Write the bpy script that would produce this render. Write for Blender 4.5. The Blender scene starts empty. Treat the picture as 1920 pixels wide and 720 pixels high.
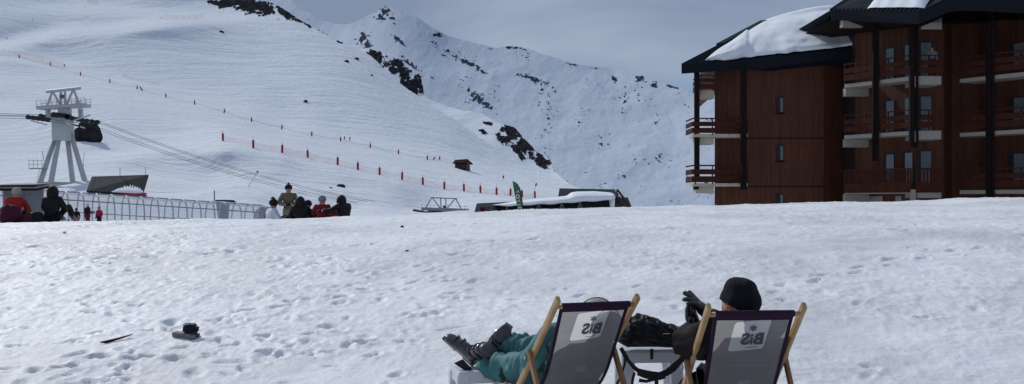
import bpy, bmesh, math, random
import numpy as np
from mathutils import Vector, Matrix, noise as mnoise
random.seed(7)
PI = math.pi
F, CX, HY, CZ = 2059.0, 960.0, 375.0, 1.6      # focal length, centre and horizon of the 1920 px photograph, eye height
SC = bpy.context.scene
COL = SC.collection

# ------------------------------------------------------------------ camera, world, sun, exposure
cam = bpy.data.cameras.new('camera'); camo = bpy.data.objects.new('camera', cam); COL.objects.link(camo)
camo.location = (0, 0, CZ); camo.rotation_euler = (PI/2, 0, 0)
cam.sensor_width = 36; cam.lens = 36*F/1920; cam.shift_y = 15/1920
cam.clip_start = 0.1; cam.clip_end = 20000
SC.camera = camo
SUN_AZ, SUN_EL = math.radians(-38), math.radians(36)
S = Vector((math.sin(SUN_AZ)*math.cos(SUN_EL), math.cos(SUN_AZ)*math.cos(SUN_EL), math.sin(SUN_EL)))
sl = bpy.data.lights.new('sun', 'SUN'); sl.energy = 2.4; sl.angle = math.radians(0.6); sl.color = (0.99, 0.99, 0.965)
so = bpy.data.objects.new('sun', sl); COL.objects.link(so); so.rotation_euler = (-S).to_track_quat('-Z', 'Y').to_euler()
W = bpy.data.worlds.new('World'); SC.world = W; W.use_nodes = True
def build_world():
    nt = W.node_tree; n = nt.nodes; L = nt.links
    for x in list(n): n.remove(x)
    out = n.new('ShaderNodeOutputWorld'); bg = n.new('ShaderNodeBackground'); bg.inputs[1].default_value = 0.1
    sky = n.new('ShaderNodeTexSky'); sky.sky_type = 'NISHITA'; sky.sun_disc = False
    sky.sun_elevation = SUN_EL; sky.sun_rotation = SUN_AZ; sky.altitude = 2000; sky.air_density = 1.0; sky.dust_density = 0.6
    tc = n.new('ShaderNodeTexCoord')
    mp = n.new('ShaderNodeMapping'); mp.inputs['Scale'].default_value = (1.0, 1.0, 4.2); mp.inputs['Location'].default_value = (0.35, 0.1, 0.25)
    L.new(tc.outputs['Generated'], mp.inputs[0])
    ns = n.new('ShaderNodeTexNoise'); ns.inputs['Scale'].default_value = 2.6; ns.inputs['Detail'].default_value = 7; ns.inputs['Roughness'].default_value = 0.52
    ns.inputs['Distortion'].default_value = 0.5
    L.new(mp.outputs[0], ns.inputs[0])
    # cloud brightness
    cr = n.new('ShaderNodeValToRGB'); e = cr.color_ramp.elements
    e[0].position = 0.40; e[0].color = (2.25, 2.82, 3.95, 1); e[1].position = 0.62; e[1].color = (3.65, 4.3, 5.5, 1)
    L.new(ns.outputs[0], cr.inputs[0])
    # cloud cover: thin gaps of blue low over the ridge
    ns2 = n.new('ShaderNodeTexNoise'); ns2.inputs['Scale'].default_value = 1.7; ns2.inputs['Detail'].default_value = 5
    mp2 = n.new('ShaderNodeMapping'); mp2.inputs['Scale'].default_value = (1, 1, 3.0); mp2.inputs['Location'].default_value = (2.2, 0.4, 0.0)
    L.new(tc.outputs['Generated'], mp2.inputs[0]); L.new(mp2.outputs[0], ns2.inputs[0])
    sep = n.new('ShaderNodeSeparateXYZ'); L.new(tc.outputs['Generated'], sep.inputs[0])
    # gap measure: low elevation and towards the right of the view
    g1 = n.new('ShaderNodeMapRange'); g1.inputs[1].default_value = 0.085; g1.inputs[2].default_value = 0.118; g1.inputs[3].default_value = 1; g1.inputs[4].default_value = 0
    L.new(sep.outputs[2], g1.inputs[0])
    g2 = n.new('ShaderNodeMapRange'); g2.inputs[1].default_value = 0.10; g2.inputs[2].default_value = 0.16; g2.inputs[3].default_value = 0; g2.inputs[4].default_value = 1
    L.new(sep.outputs[0], g2.inputs[0])
    mul = n.new('ShaderNodeMath'); mul.operation = 'MULTIPLY'; L.new(g1.outputs[0], mul.inputs[0]); L.new(g2.outputs[0], mul.inputs[1])
    mul2 = n.new('ShaderNodeMath'); mul2.operation = 'MULTIPLY'; mul2.inputs[1].default_value = 0.85; L.new(mul.outputs[0], mul2.inputs[0])
    cov = n.new('ShaderNodeMath'); cov.operation = 'SUBTRACT'; cov.inputs[0].default_value = 0.93; cov.use_clamp = True
    L.new(mul2.outputs[0], cov.inputs[1])
    mx = n.new('ShaderNodeMix'); mx.data_type = 'RGBA'
    L.new(cov.outputs[0], mx.inputs['Factor']); gp = n.new('ShaderNodeMix'); gp.data_type = 'RGBA'; gp.inputs['Factor'].default_value = .8; L.new(sky.outputs[0], gp.inputs['A']); gp.inputs['B'].default_value = (.9, 1.9, 4.0, 1); L.new(gp.outputs['Result'], mx.inputs['A']); L.new(cr.outputs[0], mx.inputs['B'])
    L.new(mx.outputs['Result'], bg.inputs[0]); L.new(bg.outputs[0], out.inputs[0])
build_world()
SC.view_settings.view_transform = 'Standard'; SC.view_settings.look = 'None'
SC.view_settings.exposure = 0.0; SC.view_settings.gamma = 1.0
SC.render.engine = 'CYCLES'
SC.cycles.max_bounces = 6; SC.cycles.diffuse_bounces = 3; SC.cycles.transparent_max_bounces = 12

# ------------------------------------------------------------------ helpers
def P(px, py, Y):
    return Vector(((px-CX)/F*Y, Y, CZ+(HY-py)/F*Y))
def setp(o, label=None, cat=None, group=None, kind=None):
    if label: o['label'] = label
    if cat: o['category'] = cat
    if group: o['group'] = group
    if kind: o['kind'] = kind
    return o
def thing(name, label, cat, loc=(0, 0, 0), rz=0.0, group=None):
    o = bpy.data.objects.new(name, None); COL.objects.link(o); o.location = loc; o.rotation_euler = (0, 0, rz)
    o.empty_display_size = 0.2
    return setp(o, label, cat, group)
def linkmesh(name, me, m=None, parent=None):
    o = bpy.data.objects.new(name, me); COL.objects.link(o)
    if m is not None: me.materials.clear(); me.materials.append(m)
    if parent is not None: o.parent = parent
    return o
def copy_tree(o, parent=None):
    c = o.copy(); COL.objects.link(c)
    if parent is not None: c.parent = parent
    for ch in [x for x in COL.objects if x.parent == o]:
        copy_tree(ch, c)
    return c

class MB:
    """collects shapes given in world coordinates; build() makes ONE mesh relative to org"""
    def __init__(s): s.v = []; s.f = []
    def add(s, vs, fs):
        k = len(s.v); s.v += [Vector(v) for v in vs]; s.f += [tuple(i+k for i in f) for f in fs]; return s
    def box(s, a, b):
        x0, y0, z0 = a; x1, y1, z1 = b
        return s.add([(x0,y0,z0),(x1,y0,z0),(x1,y1,z0),(x0,y1,z0),(x0,y0,z1),(x1,y0,z1),(x1,y1,z1),(x0,y1,z1)],
                     [(0,3,2,1),(4,5,6,7),(0,1,5,4),(1,2,6,5),(2,3,7,6),(3,0,4,7)])
    def hexa(s, b, t):
        """bottom quad and top quad"""
        return s.add(list(b)+list(t), [(0,3,2,1),(4,5,6,7),(0,1,5,4),(1,2,6,5),(2,3,7,6),(3,0,4,7)])
    def beam(s, p, q, w, h=None, up=(0, 0, 1)):
        p = Vector(p); q = Vector(q); h = h or w; d = (q-p).normalized(); u = Vector(up)
        if abs(d.dot(u)) > 0.98: u = Vector((0, 1, 0))
        x = d.cross(u).normalized(); z = x.cross(d).normalized()
        r = []
        for c in (p, q):
            r += [c-x*w/2-z*h/2, c+x*w/2-z*h/2, c+x*w/2+z*h/2, c-x*w/2+z*h/2]
        return s.add(r, [(0,3,2,1),(4,5,6,7),(0,1,5,4),(1,2,6,5),(2,3,7,6),(3,0,4,7)])
    def tube(s, pts, r, n=8, cap=True):
        pts = [Vector(p) for p in pts]; rs = r if isinstance(r, (list, tuple)) else [r]*len(pts)
        k = len(s.v); up = None
        for i, p in enumerate(pts):
            d = (pts[min(i+1, len(pts)-1)]-pts[max(i-1, 0)]).normalized()
            if up is None:
                up = Vector((0, 0, 1)) if abs(d.z) < .9 else Vector((0, 1, 0))
            x = d.cross(up).normalized(); z = x.cross(d).normalized(); up = z
            for j in range(n):
                a = 2*PI*j/n; s.v.append(p+(x*math.cos(a)+z*math.sin(a))*rs[i])
        for i in range(len(pts)-1):
            for j in range(n):
                a = k+i*n+j; b = k+i*n+(j+1) % n
                s.f.append((a, b, b+n, a+n))
        if cap:
            s.f.append(tuple(k+j for j in reversed(range(n)))); e = k+(len(pts)-1)*n; s.f.append(tuple(e+j for j in range(n)))
        return s
    def prism(s, poly, vec):
        """extrude polygon (list of points) by vec"""
        n = len(poly); vec = Vector(vec); a = [Vector(p) for p in poly]
        return s.add(a+[p+vec for p in a], [tuple(reversed(range(n))), tuple(range(n, 2*n))]+[(i, (i+1) % n, n+(i+1) % n, n+i) for i in range(n)])
    def ellipsoid(s, c, r, nu=14, nv=9, fn=None):
        c = Vector(c); k = len(s.v)
        for i in range(nv+1):
            t = PI*i/nv
            for j in range(nu):
                a = 2*PI*j/nu; p = Vector((math.sin(t)*math.cos(a), math.sin(t)*math.sin(a), math.cos(t)))
                m = fn(p) if fn else 1.0
                s.v.append(c+Vector((p.x*r[0], p.y*r[1], p.z*r[2]))*m)
        for i in range(nv):
            for j in range(nu):
                a = k+i*nu+j; b = k+i*nu+(j+1) % nu
                s.f.append((a, a+nu, b+nu, b))
        return s
    def build(s, name, m, parent=None, org=None, smooth=False, bevel=0, label=None, recalc=True):
        if org is None: org = parent.location if parent is not None else (0, 0, 0)
        org = Vector(org)
        me = bpy.data.meshes.new(name); me.from_pydata([v-org for v in s.v], [], s.f)
        if recalc or bevel:
            bm = bmesh.new(); bm.from_mesh(me)
            bmesh.ops.remove_doubles(bm, verts=bm.verts, dist=1e-5)
            bmesh.ops.recalc_face_normals(bm, faces=bm.faces)
            if bevel:
                es = [e for e in bm.edges if len(e.link_faces) == 2 and e.calc_face_angle(0) > 0.6]
                bmesh.ops.bevel(bm, geom=es, offset=bevel, segments=2, affect='EDGES', profile=0.6)
            bm.to_mesh(me); bm.free()
        if smooth: me.shade_smooth()
        o = linkmesh(name, me, m, parent)
        if parent is None: o.location = org
        if label: o['label'] = label
        return o

# numpy gradient noise
_rs = np.random.RandomState(3); _perm = _rs.permutation(256); _perm = np.concatenate([_perm, _perm, _perm])
_ga = _rs.rand(256)*2*PI; _gx, _gy = np.cos(_ga), np.sin(_ga)
def pn(x, y):
    xi = np.floor(x).astype(np.int64); yi = np.floor(y).astype(np.int64); xf = x-xi; yf = y-yi; xi &= 255; yi &= 255
    u = xf*xf*xf*(xf*(xf*6-15)+10); v = yf*yf*yf*(yf*(yf*6-15)+10)
    def g(i, j, dx, dy):
        h = _perm[_perm[i]+j]; return _gx[h]*dx+_gy[h]*dy
    i1 = (xi+1) & 255; j1 = (yi+1) & 255
    a = g(xi, yi, xf, yf); b = g(i1, yi, xf-1, yf); c = g(xi, j1, xf, yf-1); d = g(i1, j1, xf-1, yf-1)
    return ((a*(1-u)+b*u)*(1-v)+(c*(1-u)+d*u)*v)*1.5
def fbm(x, y, o=4, g=0.5, lac=2.03):
    r = 0; a = 1.0; n = 0
    for i in range(o):
        r = r+a*pn(x+17.3*i, y-9.1*i); n += a; a *= g; x = x*lac; y = y*lac
    return r/n
def sstep(a, b, x):
    t = np.clip((x-a)/(b-a), 0, 1); return t*t*(3-2*t)
def grid_mesh(name, X, Y, Z, m, attrs=None, smooth=True, flip=False):
    nr, nc = X.shape
    me = bpy.data.meshes.new(name)
    co = np.stack([X, Y, Z], -1).reshape(-1, 3).astype(np.float32)
    idx = np.arange(nr*nc).reshape(nr, nc)
    q = np.stack([idx[:-1, :-1], idx[:-1, 1:], idx[1:, 1:], idx[1:, :-1]], -1).reshape(-1, 4)
    if flip: q = q[:, ::-1]
    me.vertices.add(len(co)); me.vertices.foreach_set('co', co.ravel())
    me.loops.add(q.size); me.loops.foreach_set('vertex_index', q.ravel().astype(np.int32))
    me.polygons.add(len(q)); me.polygons.foreach_set('loop_start', (np.arange(len(q))*4).astype(np.int32))
    me.update(calc_edges=True)
    if smooth: me.shade_smooth()
    for k, a in (attrs or {}).items():
        at = me.attributes.new(k, 'FLOAT', 'POINT'); at.data.foreach_set('value', a.ravel().astype(np.float32))
    return linkmesh(name, me, m)

# ------------------------------------------------------------------ materials
def nodes(name):
    m = bpy.data.materials.new(name); m.use_nodes = True; nt = m.node_tree
    b = nt.nodes['Principled BSDF']
    return m, nt, nt.nodes, nt.links, b
def N(n, t, **kw):
    x = n.new(t)
    for k, v in kw.items(): setattr(x, k, v)
    return x
def mat(name, col, rough=0.6, metal=0.0, var=0.12, scale=8.0, bump=0.0, bscale=40.0, spec=0.4, coat=0.0, sheen=0.0):
    m, nt, n, L, b = nodes(name)
    tc = N(n, 'ShaderNodeTexCoord'); ns = N(n, 'ShaderNodeTexNoise'); ns.inputs['Scale'].default_value = scale; ns.inputs['Detail'].default_value = 5
    L.new(tc.outputs['Object'], ns.inputs[0])
    cr = N(n, 'ShaderNodeValToRGB'); e = cr.color_ramp.elements
    e[0].position = .3; e[1].position = .7
    e[0].color = (*[max(0, c*(1-var)) for c in col], 1); e[1].color = (*[min(1, c*(1+var)) for c in col], 1)
    L.new(ns.outputs[0], cr.inputs[0]); L.new(cr.outputs[0], b.inputs['Base Color'])
    b.inputs['Roughness'].default_value = rough; b.inputs['Metallic'].default_value = metal
    b.inputs['Specular IOR Level'].default_value = spec; b.inputs['Coat Weight'].default_value = coat
    b.inputs['Sheen Weight'].default_value = sheen
    if bump:
        n2 = N(n, 'ShaderNodeTexNoise'); n2.inputs['Scale'].default_value = bscale; n2.inputs['Detail'].default_value = 6
        L.new(tc.outputs['Object'], n2.inputs[0])
        bp = N(n, 'ShaderNodeBump'); bp.inputs['Strength'].default_value = bump; bp.inputs['Distance'].default_value = 0.02
        L.new(n2.outputs[0], bp.inputs['Height']); L.new(bp.outputs[0], b.inputs['Normal'])
    return m

def snow_near():
    m, nt, n, L, b = nodes('trodden_snow')
    geo = N(n, 'ShaderNodeNewGeometry')
    ns = N(n, 'ShaderNodeTexNoise'); ns.inputs['Scale'].default_value = 0.55; ns.inputs['Detail'].default_value = 8; ns.inputs['Roughness'].default_value = .62
    L.new(geo.outputs['Position'], ns.inputs[0])
    cr = N(n, 'ShaderNodeValToRGB'); e = cr.color_ramp.elements
    e[0].position = .33; e[0].color = (.65, .64, .65, 1); e[1].position = .58; e[1].color = (.825, .832, .855, 1)
    L.new(ns.outputs[0], cr.inputs[0])
    # dirt flecks
    n2 = N(n, 'ShaderNodeTexNoise'); n2.inputs['Scale'].default_value = 9; n2.inputs['Detail'].default_value = 4; L.new(geo.outputs['Position'], n2.inputs[0])
    c2 = N(n, 'ShaderNodeValToRGB'); e = c2.color_ramp.elements; e[0].position = .66; e[0].color = (0, 0, 0, 1); e[1].position = .80; e[1].color = (.25, .25, .25, 1)
    L.new(n2.outputs[0], c2.inputs[0])
    mx = N(n, 'ShaderNodeMix', data_type='RGBA'); L.new(c2.outputs[0], mx.inputs['Factor']); L.new(cr.outputs[0], mx.inputs['A']); mx.inputs['B'].default_value = (.45, .40, .36, 1)
    L.new(mx.outputs['Result'], b.inputs['Base Color'])
    b.inputs['Roughness'].default_value = .55; b.inputs['Specular IOR Level'].default_value = .25
    bn = N(n, 'ShaderNodeTexNoise'); bn.inputs['Scale'].default_value = 22; bn.inputs['Detail'].default_value = 8; bn.inputs['Roughness'].default_value = .7; L.new(geo.outputs['Position'], bn.inputs[0])
    bp = N(n, 'ShaderNodeBump'); bp.inputs['Strength'].default_value = .5; bp.inputs['Distance'].default_value = .03
    L.new(bn.outputs[0], bp.inputs['Height'])
    bm2 = N(n, 'ShaderNodeTexNoise'); bm2.inputs['Scale'].default_value = 3.3; bm2.inputs['Detail'].default_value = 6; L.new(geo.outputs['Position'], bm2.inputs[0])
    bq = N(n, 'ShaderNodeBump'); bq.inputs['Strength'].default_value = .5; bq.inputs['Distance'].default_value = .06
    L.new(bm2.outputs[0], bq.inputs['Height']); L.new(bp.outputs[0], bq.inputs['Normal'])
    L.new(bq.outputs[0], b.inputs['Normal'])
    return m
def snow_slope(name, D, streak=(0.012, 0.25), bstr=.5, bdist=.5, tone=(.80, .83, .87), rockcol=(.028, .028, .034), fine=1.0):
    """snow with stretched ski-track relief along D, and bare rock where the mesh attribute 'rock' says so"""
    m, nt, n, L, b = nodes(name)
    geo = N(n, 'ShaderNodeNewGeometry')
    D = Vector(D).normalized(); Nn = D.cross(Vector((0, 0, 1))).normalized()
    def dot(v, s):
        x = N(n, 'ShaderNodeVectorMath', operation='DOT_PRODUCT'); L.new(geo.outputs['Position'], x.inputs[0]); x.inputs[1].default_value = tuple(v*s); return x
    a = dot(D, streak[0]*fine); c = dot(Nn, streak[1]*fine); zz = dot(Vector((0, 0, 1)), streak[1]*fine)
    cb = N(n, 'ShaderNodeCombineXYZ'); L.new(a.outputs['Value'], cb.inputs[0]); L.new(c.outputs['Value'], cb.inputs[1]); L.new(zz.outputs['Value'], cb.inputs[2])
    ns = N(n, 'ShaderNodeTexNoise'); ns.inputs['Scale'].default_value = 1.0; ns.inputs['Detail'].default_value = 6; ns.inputs['Roughness'].default_value = .65; ns.inputs['Distortion'].default_value = .35
    L.new(cb.outputs[0], ns.inputs[0])
    n3 = N(n, 'ShaderNodeTexNoise'); n3.inputs['Scale'].default_value = .35*fine; n3.inputs['Detail'].default_value = 6; n3.inputs['Roughness'].default_value = .7; L.new(geo.outputs['Position'], n3.inputs[0])
    ad = N(n, 'ShaderNodeMath', operation='ADD'); L.new(ns.outputs[0], ad.inputs[0]); L.new(n3.outputs[0], ad.inputs[1])
    bp = N(n, 'ShaderNodeBump'); bp.inputs['Strength'].default_value = bstr; bp.inputs['Distance'].default_value = bdist
    L.new(ad.outputs[0], bp.inputs['Height']); L.new(bp.outputs[0], b.inputs['Normal'])
    cr = N(n, 'ShaderNodeValToRGB'); e = cr.color_ramp.elements
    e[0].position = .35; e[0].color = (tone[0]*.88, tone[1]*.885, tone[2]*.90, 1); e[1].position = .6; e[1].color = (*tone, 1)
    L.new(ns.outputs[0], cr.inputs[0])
    at = N(n, 'ShaderNodeAttribute'); at.attribute_name = 'rock'
    rn = N(n, 'ShaderNodeTexNoise'); rn.inputs['Scale'].default_value = .22*fine; rn.inputs['Detail'].default_value = 6; rn.inputs['Roughness'].default_value = .6; L.new(geo.outputs['Position'], rn.inputs[0])
    rc = N(n, 'ShaderNodeValToRGB'); e = rc.color_ramp.elements; e[0].position = .35; e[0].color = (*[x*.5 for x in rockcol], 1); e[1].position = .7; e[1].color = (*[x*1.7 for x in rockcol], 1)
    L.new(rn.outputs[0], rc.inputs[0])
    rk = N(n, 'ShaderNodeMapRange'); rk.inputs[1].default_value = .42; rk.inputs[2].default_value = .58; L.new(at.outputs['Fac'], rk.inputs[0])
    mx = N(n, 'ShaderNodeMix', data_type='RGBA'); L.new(rk.outputs[0], mx.inputs['Factor']); L.new(cr.outputs[0], mx.inputs['A']); L.new(rc.outputs[0], mx.inputs['B'])
    L.new(mx.outputs['Result'], b.inputs['Base Color']); b.inputs['Roughness'].default_value = .8; b.inputs['Specular IOR Level'].default_value = .0
    return m
def planks(name, col, w=0.14, var=.12, rough=.7):
    """vertical wooden boards: colour per board plus dark joints"""
    m, nt, n, L, b = nodes(name)
    tc = N(n, 'ShaderNodeTexCoord'); sp = N(n, 'ShaderNodeSeparateXYZ'); L.new(tc.outputs['Object'], sp.inputs[0])
    ad = N(n, 'ShaderNodeMath', operation='ADD'); L.new(sp.outputs[0], ad.inputs[0]); L.new(sp.outputs[1], ad.inputs[1])
    dv = N(n, 'ShaderNodeMath', operation='DIVIDE'); dv.inputs[1].default_value = w; L.new(ad.outputs[0], dv.inputs[0])
    fl = N(n, 'ShaderNodeMath', operation='FLOOR'); L.new(dv.outputs[0], fl.inputs[0])
    wn = N(n, 'ShaderNodeTexWhiteNoise', noise_dimensions='1D'); L.new(fl.outputs[0], wn.inputs['W'])
    fr = N(n, 'ShaderNodeMath', operation='FRACT'); L.new(dv.outputs[0], fr.inputs[0])
    jt = N(n, 'ShaderNodeMath', operation='GREATER_THAN'); jt.inputs[1].default_value = .9; L.new(fr.outputs[0], jt.inputs[0])
    cr = N(n, 'ShaderNodeValToRGB'); e = cr.color_ramp.elements; e[0].color = (*[c*(1-var) for c in col], 1); e[1].color = (*[c*(1+var) for c in col], 1)
    L.new(wn.outputs[0], cr.inputs[0])
    mp = N(n, 'ShaderNodeMapping'); mp.inputs['Scale'].default_value = (1, 1, .15); L.new(tc.outputs['Object'], mp.inputs[0])
    ns = N(n, 'ShaderNodeTexNoise'); ns.inputs['Scale'].default_value = 5; ns.inputs['Detail'].default_value = 6; L.new(mp.outputs[0], ns.inputs[0])
    mr = N(n, 'ShaderNodeMapRange'); mr.inputs[1].default_value = .25; mr.inputs[2].default_value = .75; mr.inputs[3].default_value = .65; mr.inputs[4].default_value = 1.3; L.new(ns.outputs[0], mr.inputs[0])
    ml = N(n, 'ShaderNodeVectorMath', operation='SCALE'); L.new(cr.outputs[0], ml.inputs[0]); L.new(mr.outputs[0], ml.inputs['Scale'])
    mx = N(n, 'ShaderNodeMix', data_type='RGBA'); L.new(jt.outputs[0], mx.inputs['Factor']); L.new(ml.outputs[0], mx.inputs['A']); mx.inputs['B'].default_value = (*[c*.45 for c in col], 1)
    L.new(mx.outputs['Result'], b.inputs['Base Color']); b.inputs['Roughness'].default_value = rough; b.inputs['Specular IOR Level'].default_value = .25
    return m
def fabric_folds(name, col, rough=.8, bump=.35, scale=14, sheen=.0, spec=.2, var=.18):
    m = mat(name, col, rough, var=var, scale=6, bump=bump, bscale=scale, spec=spec, sheen=sheen)
    return m
def glassy(name, col=(.8, .85, .9), alpha=.25, rough=.15):
    m, nt, n, L, b = nodes(name)
    b.inputs['Base Color'].default_value = (*col, 1); b.inputs['Roughness'].default_value = rough
    tr = N(n, 'ShaderNodeBsdfTransparent'); mx = N(n, 'ShaderNodeMixShader')
    tc = N(n, 'ShaderNodeTexCoord'); ns = N(n, 'ShaderNodeTexNoise'); ns.inputs['Scale'].default_value = .9; L.new(tc.outputs['Object'], ns.inputs[0])
    mr = N(n, 'ShaderNodeMapRange'); mr.inputs[3].default_value = alpha*.6; mr.inputs[4].default_value = alpha*1.5; L.new(ns.outputs[0], mr.inputs[0])
    L.new(mr.outputs[0], mx.inputs[0]); L.new(tr.outputs[0], mx.inputs[1]); L.new(b.outputs[0], mx.inputs[2])
    L.new(mx.outputs[0], n['Material Output'].inputs[0])
    return m
def netmat():
    m, nt, n, L, b = nodes('orange_pink_net')
    b.inputs['Base Color'].default_value = (.65, .10, .09, 1)
    tr = N(n, 'ShaderNodeBsdfTransparent'); mx = N(n, 'ShaderNodeMixShader')
    tc = N(n, 'ShaderNodeTexCoord'); ns = N(n, 'ShaderNodeTexNoise'); ns.inputs['Scale'].default_value = .6; ns.inputs['Detail'].default_value = 4; L.new(tc.outputs['Object'], ns.inputs[0])
    mr = N(n, 'ShaderNodeMapRange'); mr.inputs[1].default_value = .3; mr.inputs[2].default_value = .7; mr.inputs[3].default_value = .04; mr.inputs[4].default_value = .22; L.new(ns.outputs[0], mr.inputs[0])
    L.new(mr.outputs[0], mx.inputs[0]); L.new(tr.outputs[0], mx.inputs[1]); L.new(b.outputs[0], mx.inputs[2]); L.new(mx.outputs[0], n['Material Output'].inputs[0])
    return m

M = {}
M['snow'] = snow_near()
M['roofsnow'] = mat('roof_snow', (.82, .84, .87), .7, var=.04, scale=1.2, bump=.6, bscale=1.6, spec=.2)
M['wood_wall'] = planks('red_brown_cladding', (.098, .034, .018))
M['wood_wall_b'] = planks('orange_brown_cladding', (.088, .030, .015))
M['wood_board'] = mat('balcony_boards', (.048, .015, .009), .75, spec=.1, var=.25, scale=3)
M['wood_dark'] = mat('dark_timber', (.014, .009, .010), .8, spec=.05, var=.2, scale=3)
M['cream'] = mat('cream_concrete', (.42, .38, .31), .8, var=.08, scale=2)
M['cream_b'] = mat('white_concrete', (.27, .25, .22), .8, var=.08, scale=2)
M['roof_metal'] = mat('blue_grey_roof_metal', (.014, .019, .027), .75, var=.2, scale=2, spec=.05)
M['fascia'] = mat('dark_fascia', (.012, .014, .020), .8, spec=.08, var=.15)
M['pane'] = mat('window_glass', (.10, .13, .16), .08, var=.3, scale=.8, spec=.8)
M['curtain'] = mat('pale_curtain', (.13, .16, .17), .8, var=.15, scale=4)
M['darkhole'] = mat('recess_shade_black', (.015, .010, .010), .6)  # near-black stands in for the shade inside window recesses and behind walls
M['steel'] = mat('white_painted_steel', (.45, .46, .47), .5, var=.1, scale=.6)
M['galv'] = mat('galvanised_steel', (.28, .29, .31), .4, metal=.4, var=.15)
M['rubber'] = mat('black_rubber', (.015, .015, .018), .6)
M['red'] = mat('red_padding', (.32, .022, .022), .6, var=.2, scale=2)
M['redpaint'] = mat('red_paint', (.34, .03, .04), .5)
M['net'] = netmat()
M['green_roof'] = mat('dark_green_roof', (.028, .048, .046), .6, var=.2, scale=.4, bump=.2, bscale=2)
M['brown'] = mat('brown_timber', (.07, .03, .025), .7, var=.2)
M['greytimber'] = mat('grey_timber', (.12, .12, .13), .7)
M['oak'] = mat('pale_beech_wood', (.42, .26, .12), .45, var=.2, scale=9, bump=.1, bscale=30)
M['oak_b'] = mat('amber_beech_wood', (.28, .135, .055), .5, var=.2, scale=9)
M['purple'] = fabric_folds('dark_purple_hem', (.028, .010, .030), .85, .1, 60)
M['plastic'] = mat('white_plastic', (.62, .62, .64), .38, var=.04, scale=3, spec=.5)
M['teal'] = fabric_folds('teal_ski_trousers', (.060, .170, .180), .72, .25, 22, .05)
M['teal_d'] = fabric_folds('dark_teal_knee', (.018, .045, .055), .75, .25, 22)
M['boot'] = mat('glossy_dark_boot_plastic', (.022, .019, .022), .22, var=.3, scale=5, spec=.6, coat=.35)
M['boot_trim'] = mat('grey_boot_cuff', (.06, .055, .058), .45, var=.2)
M['buckle'] = mat('metal_buckle', (.45, .44, .42), .3, metal=.8)
M['black'] = fabric_folds('black_jacket_cloth', (.010, .009, .011), .65, .5, 25, spec=.2)
M['charcoal'] = fabric_folds('charcoal_jacket_cloth', (.020, .017, .017), .85, .5, 14, spec=.12)
M['navy'] = fabric_folds('navy_cloth', (.012, .014, .024), .8)
M['knit'] = fabric_folds('black_knit', (.007, .008, .012), .95, .5, 90)
M['leather'] = mat('black_glove_leather', (.012, .011, .013), .33, var=.3, bump=.5, bscale=35, spec=.6)
M['skin'] = mat('skin', (.42, .20, .13), .55, var=.08, scale=20)
M['webbing'] = mat('black_webbing', (.010, .009, .012), .7)
M['cap_cream'] = fabric_folds('beige_cap_cloth', (.52, .49, .43), .85, .3, 20)
M['rock'] = mat('dark_rock', (.030, .027, .030), .85, spec=.05, var=.5, scale=.6, bump=.8, bscale=1.5)
M['orange_red'] = fabric_folds('orange_red_jacket', (.30, .022, .014), .7)
M['maroon'] = fabric_folds('maroon_jacket', (.055, .008, .022), .8)
M['white_jacket'] = fabric_folds('white_jacket', (.60, .62, .70), .8)
M['olive'] = fabric_folds('olive_jacket', (.125, .115, .075), .8)
M['khaki'] = fabric_folds('khaki_trousers', (.20, .19, .13), .8)
M['redcloth'] = fabric_folds('red_cloth', (.17, .015, .022), .8)
M['greycloth'] = fabric_folds('grey_cloth', (.18, .19, .21), .8)
M['greyhat'] = fabric_folds('grey_hat', (.30, .29, .26), .8)
M['bluecloth'] = fabric_folds('blue_cloth', (.03, .05, .12), .8)
M['pink'] = fabric_folds('pink_cloth', (.40, .02, .08), .8)
M['glass'] = glassy('tunnel_polycarbonate', (.62, .68, .74), .22, .2)
M['glass_roof'] = glassy('tunnel_roof_polycarbonate', (.40, .44, .50), .38, .2)
M['flag'] = mat('green_flag', (.045, .15, .075), .7, var=.1)
M['flagtext'] = mat('white_flag_print', (.60, .66, .62), .7)
M['greyplate'] = mat('grey_plate', (.16, .16, .14), .5, var=.3, scale=20)

# ------------------------------------------------------------------ the snow field in front
YC = 28.0
_cpx = [-3000, 0, 300, 640, 800, 960, 1180, 1340, 1600, 1750, 1920, 4000]
_cpy = [440, 418.5, 414.5, 409, 403.5, 395.5, 388.5, 386.5, 381, 376.5, 370.5, 340]
_k = np.exp(-0.5*(np.arange(-40, 41)/16.0)**2); _k /= _k.sum()
_px_t = np.arange(-3000, 4001, 5.0); _py_t = np.convolve(np.pad(np.interp(_px_t, _cpx, _cpy), 40, mode='edge'), _k, 'valid')
def field(x, y):
    x = np.asarray(x, float); y = np.asarray(y, float)
    pxs = CX+F*x/np.maximum(y, 7.0)
    e = (HY-np.interp(pxs, _px_t, _py_t))/F
    yy = np.maximum(y, 5.0)
    d = np.where(yy < YC, 1.6*((YC-yy)/(YC-7))**2, 0)
    t = np.maximum(yy-YC, 0)
    d = d+np.where(t < 8.3, .012*t*t, .012*8.3**2+.2*(t-8.3))
    z = CZ+e*yy-d
    return np.where(y > 400, np.maximum(z, -70-.02*y), z)
def gz(x, y): return float(field(x, y))

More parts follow.
